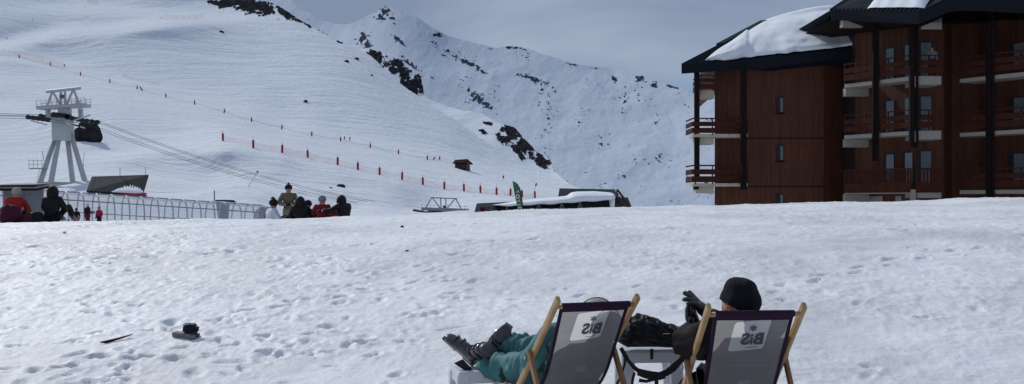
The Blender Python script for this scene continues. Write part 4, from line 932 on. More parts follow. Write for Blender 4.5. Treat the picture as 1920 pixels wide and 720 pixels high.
def text_mesh(txt, size, bold=.0):
    cu = bpy.data.curves.new('t', 'FONT'); cu.body = txt; cu.size = size; cu.offset = bold; cu.align_x = 'CENTER'; cu.align_y = 'CENTER'; cu.resolution_u = 3
    o = bpy.data.objects.new('t', cu); COL.objects.link(o); dg = bpy.context.evaluated_depsgraph_get(); dg.update()
    me = bpy.data.meshes.new_from_object(o.evaluated_get(dg)); vs = [v.co.copy() for v in me.vertices]; fs = [tuple(p_.vertices) for p_ in me.polygons]
    bpy.data.objects.remove(o); bpy.data.curves.remove(cu); bpy.data.meshes.remove(me)
    return vs, fs
def flag():
    Y = 80.0; base = P(983, 428, Y); root = thing('feather_flag', 'green feather flag with white lettering standing behind the snow crest', 'flag', base)
    def Q(px, py, dy=0): return P(px, py, Y)+Vector((0, dy, 0))
    right = [(961, 340), (967, 342.5), (971, 346.5), (974.5, 353), (976.5, 361), (978, 370), (979.3, 380), (980.3, 394), (982, 420)]
    left = [(961, 340), (961.6, 344), (962.3, 350), (963.6, 358), (965.2, 366), (967, 374), (968.8, 382), (970.5, 392), (974, 420)]
    b = MB(); n_ = len(right)
    for i in range(n_-1):
        for j in range(4):
            q = []
            for (ii, jj) in ((i, j), (i, j+1), (i+1, j+1), (i+1, j)):
                t = jj/4; x = left[ii][0]+(right[ii][0]-left[ii][0])*t; y = left[ii][1]+(right[ii][1]-left[ii][1])*t; q.append(Q(x, y, .06*math.sin(t*4+ii*.7)))
            b.add([v+Vector((0, -.006, 0)) for v in q]+[v+Vector((0, .006, 0)) for v in q], [(0, 1, 2, 3), (7, 6, 5, 4)])
    b.build('banner', M['flag'], root)
    b = MB(); b.tube([Q(x+.3, y) for x, y in right]+[Q(983, 440)], [.015, .018, .02, .022, .025, .027, .03, .03, .03, .03], 6); b.build('mast', M['rubber'], root)
    for ch, (x, y, sz) in zip('YOTIO', ((970, 359.5, .30), (970.2, 368.5, .42), (971.5, 377, .34), (973, 384, .36), (974.5, 391.5, .40))):
        vs, fs = text_mesh(ch, sz*.95, .012); c = Q(x, y, -.09); a = math.radians(-72); b = MB()
        b.add([c+Vector((v.x*math.cos(a)-v.y*math.sin(a), 0, v.x*math.sin(a)+v.y*math.cos(a))) for v in vs], fs); b.build('letter', M['flagtext'], root)
flag()

# ------------------------------------------------------------------ apartment block on the left of the pair
def pxbox(b, x0, x1, y0, y1, Y, dep, off=0):
    a = P(x0, y1, Y); c = P(x1, y0, Y); b.box((a.x, Y+off, a.z), (c.x, Y+off+dep, c.z)); return b
def ribs(b, e0, e1, r0, r1, n, w=.05, h=.05):
    nrm = (e1-e0).cross(r0-e0).normalized()
    if nrm.z < 0: nrm = -nrm
    for i in range(n+1):
        t = i/n; b.beam(e0.lerp(e1, t)+nrm*h*.4, r0.lerp(r1, t)+nrm*h*.4, w, h, up=nrm)
def snow_cap(b, fn, thick, nu=60, nv=26, seed=0):
    """fn(u, v) -> point on the roof; thick(u, v) -> (depth of the snow, direction pushed out)"""
    vs = []
    for i in range(nu+1):
        for j in range(nv+1):
            u = i/nu; v = j/nv; p = fn(u, v); d = thick(u, v); vs.append(p+d)
    b.add(vs, [(i*(nv+1)+j, (i+1)*(nv+1)+j, (i+1)*(nv+1)+j+1, i*(nv+1)+j+1) for i in range(nu) for j in range(nv)])
def block_a():
    YA = 62.0; org = P(1440, 375, YA); org.z = -3
    root = thing('apartment_block', 'red brown timber clad apartment block with a thick snow pillow on its metal roof', 'building', org)
    x0 = P(1340, 0, YA).x; x1 = P(1545, 0, YA).x; x2 = P(1592, 0, YA+2.2).x
    ztop = P(0, 112, YA).z
    bk = P(1352, 0, YA+13).x; b = MB(); b.hexa([(x0, YA, -4), (x1, YA, -4), (x1+1, YA+13, -4), (bk, YA+13, -4)], [(x0, YA, ztop), (x1, YA, ztop), (x1+1, YA+13, ztop), (bk, YA+13, ztop)]); b.build('wall', M['wood_wall'], root)
    b = MB(); b.hexa([(x1, YA+.0, -4), (x2+1.5, YA+1.9, -4), (x2+1.5, YA+12, -4), (x1, YA+12.9, -4)], [(x1, YA+.0, ztop+.3), (x2+1.5, YA+1.9, ztop+.6), (x2+1.5, YA+12, ztop+.5), (x1, YA+12.9, ztop+.3)]); b.build('side_wall', M['wood_wall'], root)
    b = MB()
    for y in (259, 350): pxbox(b, 1340, 1545, y-.8, y+.8, YA, .03, -.03)
    b.build('storey_joint', M['wood_dark'], root)
    for (ya, yb) in ((182, 212), (272, 302), (363, 393)):
        w = MB(); pxbox(w, 1455, 1469, ya, yb, YA, .06, -.066); f = w.build('window', M['darkhole'], root)
        g = MB(); pxbox(g, 1462.5, 1467.5, ya+2, yb-2, YA, .03, -.10); g = g.build('pane', M['curtain'], root); g.parent = f
        g = MB(); pxbox(g, 1454, 1470, yb, yb+1.6, YA, .12, -.12); g = g.build('sill', M['wood_dark'], root); g.parent = f
    # balconies at the left end
    YB = 60.7
    for (ys, yr, full) in ((168, 139, False), (251, 221, True), (343.5, 309, True)):
        xa, xb = (1298, 1402) if full else (1312, 1341)
        bal = thing('balcony', None, None, (0, 0, 0)); del_keys(bal); bal.parent = root; bal.location = P(xa, ys, YB)-org
        o0 = P(xa, ys, YB)
        s = MB()
        if full:
            pxbox(s, xa+1, xb, ys, ys+6, YB, 1.3); s.build('slab', M['cream'], bal, org=o0)
            s = MB(); pxbox(s, xa+8, 1340, ys+6.2, ys+19, YB, 1.0, .25); s.build('beam', M['cream'], bal, org=o0)
        else:
            pxbox(s, xa, xb, ys, ys+15, YB, 1.0, .3); s.build('slab', M['cream'], bal, org=o0)
        s = MB(); h = ys-yr
        for (f0, f1) in (((0, .08), (.24, .52), (.62, .95)) if full else ((.05, .12), (.28, .52), (.62, .96))):
            pxbox(s, xa, xb if full else xb, yr+h*f0, yr+h*f1, YB, .05, -.06)
            a = P(xa, yr+h*f1, YB); c = P(xa, yr+h*f0, YB); s.box((a.x-.02, YB-.05, a.z), (a.x+.04, YB+2.2, c.z))
        for xx in ((xa+6, xa+38, xa+70, xb-6) if full else (xa+3, xb-3)):
            pxbox(s, xx-1, xx+1, yr, ys+2, YB, .06, .0)
        s.build('railing', M['wood_board'], bal, org=o0)
    b = MB(); pxbox(b, 1303, 1312, 133, 332, YB, .28, .03); b.build('post', M['wood_dark'], root)
    b = MB(); pxbox(b, 1387, 1397, 128, 356, YB, .28, -.45); b.build('post', M['wood_dark'], root)
    b = MB(); pxbox(b, 1303, 1311, 348, 355, YB, .4, .1); b.build('beam_end', M['wood_dark'], root)
    # roof
    E0, E1, E2 = P(1278, 121, 60.2), P(1402, 113, 61.3), P(1640, 84, 60.8)
    R0, R1 = P(1432, 41, 67.5), P(1660, 27, 66.5); B0 = P(1330, 121, 76)
    fz = Vector((0, 0, -.50))
    b = MB(); b.add([E0, E1, E2, R1, R0], [(0, 1, 2, 3, 4)]); b.add([E0, R0, B0], [(0, 1, 2)]); b.add([R0, R1, R1+Vector((0, 10, -4)), B0], [(0, 1, 2, 3)])
    ribs(b, E0, E1, E0.lerp(R0, .85), R0, 11); ribs(b, E1, E2, R0, R1, 24)
    b.build('roof', M['roof_metal'], root, recalc=False)
    b = MB()
    b.add([E0, E1, E1+fz, E0+fz, E0+Vector((0, .06, 0)), E1+Vector((0, .06, 0)), E1+fz+Vector((0, .06, 0)), E0+fz+Vector((0, .06, 0))], [(0, 3, 2, 1), (4, 5, 6, 7), (3, 7, 6, 2), (0, 4, 7, 3)])
    b.add([E1, E2, E2+fz, E1+fz*1.12], [(0, 3, 2, 1)])
    b.add([E0, B0, B0+fz, E0+fz], [(0, 1, 2, 3)])
    b.add([E0+fz*.98, E1+fz*.98, E2+fz*.98, R1+Vector((0, 0, -4.2)), B0+fz], [(0, 1, 2, 3, 4)])
    b.build('fascia', M['fascia'], root, recalc=False)
    b = MB(); b.beam(P(1350, 83, 63.5), P(1432, 39.5, 67.4), .5, .12); b.build('ridge_cap', M['roof_metal'], root)
    # snow pillow: bottom edge follows the eave, crown rises above the ridge
    lo = [(1322, 113.5), (1345, 112.5), (1370, 112), (1402, 107), (1450, 101.5), (1500, 96.5), (1560, 90), (1640, 80)]
    hi = [(1322, 112.5), (1335, 101), (1345, 93), (1372, 76), (1400, 55), (1432, 38), (1455, 30), (1480, 23), (1505, 17), (1530, 12.5), (1555, 10), (1575, 13), (1600, 32), (1640, 62)]
    nu, nv = 90, 30; b = MB(); vs = []
    for i in range(nu+1):
        x = 1322+(1640-1322)*i/nu; yl = np.interp(x, *zip(*lo))+1.5*mnoise.noise(Vector((x*.06, 0, 0))); yh = np.interp(x, *zip(*hi)); yh = min(yh, yl-.3)
        for j in range(nv+1):
            v = j/nv; lip = sstep(1440, 1500, x)*sstep(1640, 1560, x)
            py = yl+(yh-yl)*(1-(1-v)**(1.25-.25*lip)); t = (yl-py)/max(.5, (yl-10))
            Yb = 61.2-(x-1322)*.0016
            ra, rb, rc = (E0, E1, R0) if x < 1402 else (E1, E2, R0); pn_ = (rb-ra).cross(rc-ra); dr = Vector(((x-CX)/F, 1, (HY-py)/F)); o_ = Vector((0, 0, CZ))
            den = pn_.dot(dr); Yp = pn_.dot(ra-o_)/den if abs(den) > 1e-6 else 68; Yp = Yp if 58 < Yp < 68 else 68
            Y = Yp-.03-(1.5*min(1, (yl-yh)/45))*max(0, math.sin(PI*min(1, v*.97+.015)))**.6
            w = .35*mnoise.noise(Vector((x*.022, v*2.6, 3)))+.12*mnoise.noise(Vector((x*.05, v*6, 7)))+.05*mnoise.noise(Vector((x*.12, v*15, 1)))+.10*math.sin(v*26+x*.01)*lip
            if lip > 0: Y += lip*(.5*math.exp(-((v-.55)/.13)**2)-.4*math.exp(-((v-.72)/.10)**2))*(.6+.8*mnoise.noise(Vector((x*.03, 1, 9))))
            Y += w*math.sin(PI*v)**.5 if 0 < v < 1 else 0
            vs.append(P(x, py, Y))
        q = vs[-1]; vs.append(q+Vector((0, 1.6, -.5))); vs.append(q+Vector((0, 3.4, -2.6)))
    m_ = nv+3
    b.add(vs, [(i*m_+j, (i+1)*m_+j, (i+1)*m_+j+1, i*m_+j+1) for i in range(nu) for j in range(m_-1)])
    b.build('roof_snow', M['roofsnow'], root, smooth=True)
def del_keys(o):
    for k in list(o.keys()):
        if k in ('label', 'category', 'group', 'kind'): del o[k]
block_a()

def block_b():
    org = Vector((20.5, 57, -3)); root = thing('apartment_block', 'dark stepped apartment block with three storeys of timber balconies and white slab edges', 'building', org)
    V = Vector
    L0, C0 = V((17.55, 58.0, 0)), V((19.72, 54.3, 0))             # balcony front line, oblique
    D0 = V((21.25, 54.35, 0)); dirb = (C0-L0).normalized()
    inn = V((dirb.y*-1, dirb.x, 0))                                  # towards the wall
    if inn.x < 0: inn = -inn
    zt = 12.6
    # walls: oblique wall, frontal wall, recess, second oblique wall
    W0 = V((18.85, 59.2, 0)); W1 = V((20.65, 56.1, 0)); W2 = V((22.05, 56.1, 0)); W3 = V((22.9, 57.2, 0)); W4 = V((24.3, 57.2, 0)); W5 = V((27.5, 51.8, 0)); W6 = V((34, 51.8, 0))
    def wall(a, c, nm='wall', m=None, z0=-4, z1=zt, t=.3):
        n = (c-a).normalized(); s = V((-n.y, n.x, 0)); s = s if s.y > 0 else -s
        b = MB(); b.hexa([a+V((0, 0, z0)), c+V((0, 0, z0)), c+s*t+V((0, 0, z0)), a+s*t+V((0, 0, z0))], [a+V((0, 0, z1)), c+V((0, 0, z1)), c+s*t+V((0, 0, z1)), a+s*t+V((0, 0, z1))]); return b.build(nm, m or M['wood_wall_b'], root)
    for i, (a, c) in enumerate(((W0+V((.9, 3.4, 0)), W0), (W0, W1), (W1, W2), (W2, W3), (W3, W4), (W4, W5), (W5, W6))): wall(a, c, z1=zt+.02*i)
    b = MB(); b.hexa([W0+V((0, .6, -4)), W6+V((0, 3, -4)), W6+V((0, 12, -4)), W0+V((0, 12, -4))], [W0+V((0, .6, zt-.5)), W6+V((0, 3, zt-.5)), W6+V((0, 12, zt-.5)), W0+V((0, 12, zt-.5))]); b.build('core', M['darkhole'], root)
    zs = [7.72, 5.02, 2.12]
    def rail(par, o0, a, c, z, boards=True, nm='railing'):
        b = MB(); d = (c-a).normalized(); n = V((d.y, -d.x, 0)); l = (c-a).length
        if boards:
            for (h0, h1) in ((.16, .46), (.54, .80), (1.00, 1.06)): b.hexa([a+V((0, 0, z+h0)), c+V((0, 0, z+h0)), c+n*.05+V((0, 0, z+h0)), a+n*.05+V((0, 0, z+h0))], [a+V((0, 0, z+h1)), c+V((0, 0, z+h1)), c+n*.05+V((0, 0, z+h1)), a+n*.05+V((0, 0, z+h1))])
            k = max(2, int(l/1.1))
            for i in range(k+1): q = a.lerp(c, i/k)-n*.04; b.beam(q+V((0, 0, z+.0)), q+V((0, 0, z+1.0)), .06)
            return b.build(nm, M['wood_board'], par, org=o0)
        k = int(l/.16)
        for i in range(k+1): q = a.lerp(c, i/k); b.beam(q+V((0, 0, z+.05)), q+V((0, 0, z+.98)), .10, .03, up=tuple(n))
        b.beam(a+V((0, 0, z+1.03)), c+V((0, 0, z+1.03)), .10, .08); b.beam(a+V((0, 0, z+.10)), c+V((0, 0, z+.10)), .06, .5)
        return b.build(nm, M['wood_board'], par, org=o0)
    for i, z in enumerate(zs):
        bal = thing('balcony', None, None); del_keys(bal); bal.parent = root; o0 = V((L0.x, L0.y, z)); bal.location = o0-org
        mid0 = L0.lerp(C0, .52)
        b = MB(); poly = [L0+inn*.0, C0, C0+inn*1.2, L0+inn*1.2]; b.prism([p_+V((0, 0, z-.20)) for p_ in poly], (0, 0, .19)); b.build('slab', M['cream_b'], bal, org=o0)
        b = MB(); poly = [C0+V((.33, 0, 0)), D0, D0+V((0, 1.7, 0)), C0+V((.33, 1.7, 0))]; b.prism([p_+V((0, 0, z-.42+.2*0)) for p_ in poly], (0, 0, .43)); b.build('side_slab', M['cream_b'], bal, org=o0)
        b = MB(); q = L0+inn*.1; b.prism([q+V((0, 0, z-.62)), q+dirb*.0+V((.0, .0, z-.21)), q+V((1.25, .1, z-.21)), q+V((1.25, .1, z-.62))], (0, .5, 0)); b.build('beam', M['cream_b'], bal, org=o0)
        b = MB(); b.beam(C0+V((.08, -.06, z-.55)), C0+V((.08, -.06, z)), .2); b.build('beam_end', M['cream_b'], bal, org=o0)
        rail(bal, o0, L0, C0, z, boards=(i < 2)); rail(bal, o0, C0+V((.3, -.02, 0)), D0, z, boards=(i < 2), nm='side_railing')
        # rear right balconies
    E0, E1_ = V((22.55, 55.3, 0)), V((26.0, 49.5, 0)); dd = (E1_-E0).normalized(); in2 = V((-dd.y, dd.x, 0)); in2 = in2 if in2.x > 0 else -in2
    for i, z in enumerate((7.70, 4.98, 2.10)):
        bal = thing('balcony', None, None); del_keys(bal); bal.parent = root; o0 = V((E0.x, E0.y, z)); bal.location = o0-org
        b = MB(); poly = [E0, E1_, E1_+in2*1.25, E0+in2*1.25]; b.prism([p_+V((0, 0, z-.2)) for p_ in poly], (0, 0, .19)); b.build('slab', M['cream_b'], bal, org=o0)
        rail(bal, o0, E0, E1_, z)
    def post(p, z0, z1, w=.26):
        b = MB(); b.beam(p+V((0, 0, z0)), p+V((0, 0, z1)), w, w, up=(0, 1, 0)); b.build('post', M['wood_dark'], root)
    pm = L0.lerp(C0, .50)-inn*.14
    post(pm, 3.6, 10.6, .2); post(pm+dirb*.16, 3.6, 10.5, .16); post(C0+V((-.02, -.18, 0)), 4.2, 10.55, .22); post(C0+V((.26, -.05, 0)), 4.2, 10.5, .16)
    post(E0.lerp(E1_, .26)-in2*.14, 0, 11.4, .22); post(E0.lerp(E1_, .285)-in2*.1, 0, 11.4, .14)
    # windows on the walls, Y from the wall line
    def win(a, c, t0, t1, z0, z1, m, off=.02, nm='window'):
        n = (c-a).normalized(); s = V((n.y, -n.x, 0)); s = s if s.y < 0 else -s
        p0 = a.lerp(c, t0); p1 = a.lerp(c, t1); b = MB(); o_ = s*off
        b.hexa([p0+V((0, 0, z0)), p1+V((0, 0, z0)), p1+o_+V((0, 0, z0)), p0+o_+V((0, 0, z0))], [p0+V((0, 0, z1)), p1+V((0, 0, z1)), p1+o_+V((0, 0, z1)), p0+o_+V((0, 0, z1))]); f = b.build(nm, M['darkhole'], root)
        b = MB(); o1 = s*(off+.012); o2 = s*(off+.002); e = (p1-p0)*.14; zz = .07
        q0 = p0+e*1.9; q1 = p1-e*.4
        b.hexa([q0+o2+V((0, 0, z0+zz)), q1+o2+V((0, 0, z0+zz)), q1+o1+V((0, 0, z0+zz)), q0+o1+V((0, 0, z0+zz))], [q0+o2+V((0, 0, z1-zz)), q1+o2+V((0, 0, z1-zz)), q1+o1+V((0, 0, z1-zz)), q0+o1+V((0, 0, z1-zz))]); g = b.build('pane', m, root); g.parent = f
    for z in (7.85, 5.1, 2.3, -.4):
        win(W0, W1, .42, .62, z, z+1.75, M['pane']); win(W0, W1, .76, .95, z-.0, z+1.8, M['pane'])
        win(W1, W2, .02, .56, z, z+1.85, M['curtain'], .03)
        win(W4, W5, .28, .46, z+.25, z+1.7, M['curtain']); win(W4, W5, .60, .9, z+.1, z+1.9, M['pane'])
    for (t0, t1) in ((.02, .40), (.64, .74)):
        n = (W1-W0); p0 = W0+n*t0; p1 = W0+n*t1; b = MB(); s = V((n.y, -n.x, 0)).normalized()*.03; s = s if s.y < 0 else -s
        b.hexa([p0+V((0, 0, -.6)), p1+V((0, 0, -.6)), p1+s+V((0, 0, -.6)), p0+s+V((0, 0, -.6))], [p0+V((0, 0, 1.8)), p1+V((0, 0, 1.8)), p1+s+V((0, 0, 1.8)), p0+s+V((0, 0, 1.8))]); b.build('rendered_wall', M['cream_b'], root)
    # roof
    G0, G1, G2 = P(1557, 19, 57.6), P(1723, 21, 52.9), P(1800, 2, 52.7)
    G0b, G1b = P(1560, 37, 57.6), P(1723, 45.5, 52.9); R0, R1 = P(1603, -12, 64), P(1790, -60, 60)
    b = MB(); b.add([G0, G1, R1, R0], [(0, 1, 2, 3)]); b.add([G1, P(1790, -8, 52.8), P(2150, -60, 52.8), P(2150, -80, 64), R1], [(0, 1, 2, 3, 4)]); b.add([G0, R0, R0+V((0, 8, -4)), G0+V((0, 14, 0))], [(0, 1, 2, 3)])
    ribs(b, G0, G1, R0, R1, 20, .07, .07); b.build('roof', M['roof_metal'], root, recalc=False)
    b = MB(); y_ = V((0, .07, 0))
    b.add([G0, G1, G1b, G0b, G0+y_, G1+y_, G1b+y_, G0b+y_], [(0, 3, 2, 1), (4, 5, 6, 7), (3, 7, 6, 2), (0, 4, 7, 3), (1, 2, 6, 5)])
    R = [(1723, 21, 45.5), (1750, 8, 35), (1778, -5, 23), (1800, -12, 19.5), (1850, -14, 21), (1920, -14, 25), (2200, -14, 38)]
    for (xa, ya, za), (xb, yb, zb) in zip(R, R[1:]):
        p0, p1, p2, p3 = P(xa, za, 52.88), P(xb, zb, 52.88), P(xb, yb, 52.88), P(xa, ya, 52.88); b.add([p0, p1, p2, p3, p0+y_, p1+y_, p2+y_, p3+y_], [(0, 1, 2, 3), (4, 7, 6, 5), (0, 4, 5, 1), (2, 6, 7, 3)])
    b.build('fascia', M['fascia'], root, recalc=False)
    b = MB(); b.add([G0b+V((.1, .2, .1)), G1b+V((0, .2, .1)), P(2150, 30, 53.2), P(2150, 30, 64), G0b+V((0, 10, .1))], [(0, 1, 2, 3, 4)]); b.build('soffit', M['wood_dark'], root, recalc=False)
    b = MB(); b.add([P(1726, 55, 53.6), P(1766, 55, 53.6), P(1766, 33, 53.6), P(1728, 50, 53.6), P(1726, 55, 53.8), P(1766, 55, 53.8), P(1766, 33, 53.8), P(1728, 50, 53.8)], [(0, 1, 2, 3), (7, 6, 5, 4), (0, 4, 5, 1), (1, 5, 6, 2), (2, 6, 7, 3), (3, 7, 4, 0)]); b.build('beam', M['cream_b'], root)
    b = MB(); b.box(tuple(P(1580, 50, 57.2)), tuple(P(1622, 38, 57.4)-V((0, 0, 0))+V((0, .3, 0)))); b.build('beam', M['cream_b'], root)
    b = MB(); n_ = 30; vs = []
    for i in range(n_+1):
        for j in range(13):
            u = i/n_; v = j/12; p = G0.lerp(G1, .42+.62*u).lerp(R0.lerp(R1, .42+.62*u), .04+.6*v); e = min(1, 5*v+.02)*min(1, 6*u)*min(1, 6*(1-u)+.05); vs.append(p+V((0, -.15*e*(1-v), (.42+.12*mnoise.noise(V((u*6, v*3, 0))))*math.sqrt(e)+.04)))
    b.add(vs, [(i*13+j, (i+1)*13+j, (i+1)*13+j+1, i*13+j+1) for i in range(n_) for j in range(12)]); b.build('roof_snow', M['roofsnow'], root, smooth=True)
block_b()
p_ = Vector((21.0, 54.9, 8.1)); person('faint person in pale top on the top balcony of the stepped block', p_-Vector((0, 0, .38)), 2.9, STAND, 'greycloth', 'navy', None, .9, gloves=False)

# ------------------------------------------------------------------ deck chairs
def canvas_mat():
    m, nt, n, L, b = nodes('grey_mesh_canvas')
    uv = N(n, 'ShaderNodeAttribute'); uv.attribute_name = 'cu'; uw = N(n, 'ShaderNodeAttribute'); uw.attribute_name = 'cv'
    def mth(op, a, c=None, clamp=False):
        x = N(n, 'ShaderNodeMath', operation=op); x.use_clamp = clamp
        for i, q in enumerate((a, c)):
            if q is None: continue
            if isinstance(q, (int, float)): x.inputs[i].default_value = q
            else: L.new(q, x.inputs[i])
        return x.outputs[0]
    u, v = uv.outputs['Fac'], uw.outputs['Fac']
    us = mth('ADD', u, mth('MULTIPLY', v, .10))        # slightly sheared
    vs = mth('ADD', v, mth('MULTIPLY', u, .10))
    r = .022
    du = mth('MAXIMUM', mth('SUBTRACT', mth('ABSOLUTE', mth('SUBTRACT', us, .010)), .108-r), 0); dv = mth('MAXIMUM', mth('SUBTRACT', mth('ABSOLUTE', mth('SUBTRACT', vs, .152)), .104-r), 0)
    sd = mth('SUBTRACT', mth('SQRT', mth('ADD', mth('MULTIPLY', du, du), mth('MULTIPLY', dv, dv))), r)
    mask = mth('LESS_THAN', sd, 0.0)
    # faint printed lines lower down
    # weave
    w1 = N(n, 'ShaderNodeTexNoise'); w1.inputs['Scale'].default_value = 260; w1.inputs['Detail'].default_value = 2
    tc = N(n, 'ShaderNodeTexCoord'); L.new(tc.outputs['Object'], w1.inputs[0])
    w2 = N(n, 'ShaderNodeTexNoise'); w2.inputs['Scale'].default_value = 7; w2.inputs['Detail'].default_value = 5; L.new(tc.outputs['Object'], w2.inputs[0])
    mx = N(n, 'ShaderNodeMix', data_type='RGBA'); L.new(mask, mx.inputs['Factor']); mx.inputs['A'].default_value = (.30, .288, .285, 1); mx.inputs['B'].default_value = (.70, .70, .68, 1)
    sc = mth('ADD', mth('MULTIPLY', w1.outputs[0], .35), mth('ADD', mth('MULTIPLY', w2.outputs[0], .35), .66))
    vm = N(n, 'ShaderNodeVectorMath', operation='SCALE'); L.new(mx.outputs['Result'], vm.inputs[0]); L.new(sc, vm.inputs['Scale'])
    df = N(n, 'ShaderNodeBsdfDiffuse'); tl = N(n, 'ShaderNodeBsdfTranslucent')
    cm = N(n, 'ShaderNodeMapping'); cm.inputs['Scale'].default_value = (2.2, 1, 7); L.new(tc.outputs['Object'], cm.inputs[0])
    cn = N(n, 'ShaderNodeTexNoise'); cn.inputs['Scale'].default_value = 1.6; cn.inputs['Detail'].default_value = 3; cn.inputs['Distortion'].default_value = .8; L.new(cm.outputs[0], cn.inputs[0])
    cb = N(n, 'ShaderNodeBump'); cb.inputs['Strength'].default_value = .8; cb.inputs['Distance'].default_value = .03; L.new(cn.outputs[0], cb.inputs['Height']); L.new(cb.outputs[0], df.inputs['Normal']); L.new(cb.outputs[0], tl.inputs['Normal'])
    L.new(vm.outputs[0], df.inputs[0]); L.new(vm.outputs[0], tl.inputs[0])
    ms = N(n, 'ShaderNodeMixShader'); ms.inputs[0].default_value = .52; L.new(df.outputs[0], ms.inputs[1]); L.new(tl.outputs[0], ms.inputs[2])
    L.new(ms.outputs[0], n['Material Output'].inputs[0]); return m
M['canvas'] = canvas_mat()
def trans(name, col, f=.45):
    m, nt, n, L, b = nodes(name); df = N(n, 'ShaderNodeBsdfDiffuse'); tl = N(n, 'ShaderNodeBsdfTranslucent'); df.inputs[0].default_value = (*col, 1); tl.inputs[0].default_value = (*col, 1)
    ms = N(n, 'ShaderNodeMixShader'); ms.inputs[0].default_value = f; L.new(df.outputs[0], ms.inputs[1]); L.new(tl.outputs[0], ms.inputs[2]); L.new(ms.outputs[0], n['Material Output'].inputs[0]); return m
M['print'] = trans('grey_print', (.13, .125, .14)); M['faint'] = trans('pale_print', (.38, .37, .38))
TOP, BOT = Vector((0, -.45, .95)), Vector((0, .55, 0))
CP = [(-.425, .935), (-.345, .80), (-.25, .64), (-.13, .46), (.02, .33), (.20, .26), (.38, .26), (.52, .30)]
def cpath(s):
    """point and tangent on the sagging canvas, s in metres from the top bar"""
    acc = 0; pts = []
    for i in range(len(CP)-1):
        p0 = CP[max(i-1, 0)]; p1 = CP[i]; p2 = CP[i+1]; p3 = CP[min(i+2, len(CP)-1)]
        for k in range(8):
            t = k/8; pts.append(tuple(.5*((2*p1[a])+(-p0[a]+p2[a])*t+(2*p0[a]-5*p1[a]+4*p2[a]-p3[a])*t*t+(-p0[a]+3*p1[a]-3*p2[a]+p3[a])*t**3) for a in (0, 1)))
    pts.append(CP[-1]); return pts
_cp = cpath(0); _cs = [0.0]
for a, c in zip(_cp, _cp[1:]): _cs.append(_cs[-1]+math.hypot(c[0]-a[0], c[1]-a[1]))
CL = _cs[-1]
def cpt(u, s, off=0.0):
    y = float(np.interp(s, _cs, [q[0] for q in _cp])); z = float(np.interp(s, _cs, [q[1] for q in _cp]))
    y2 = float(np.interp(s+.02, _cs, [q[0] for q in _cp])); z2 = float(np.interp(s+.02, _cs, [q[1] for q in _cp]))
    y1 = float(np.interp(s-.02, _cs, [q[0] for q in _cp])); z1 = float(np.interp(s-.02, _cs, [q[1] for q in _cp]))
    dy, dz = y2-y1, z2-z1; l = math.hypot(dy, dz) or 1; n = Vector((0, dz/l, -dy/l))  # pointing back and down
    if n.y > 0: n = -n
    belly = .018*(1-(2*u/.47)**2)*math.sin(PI*min(1, s/CL))
    return Vector((u, y, z))+n*(off+belly)
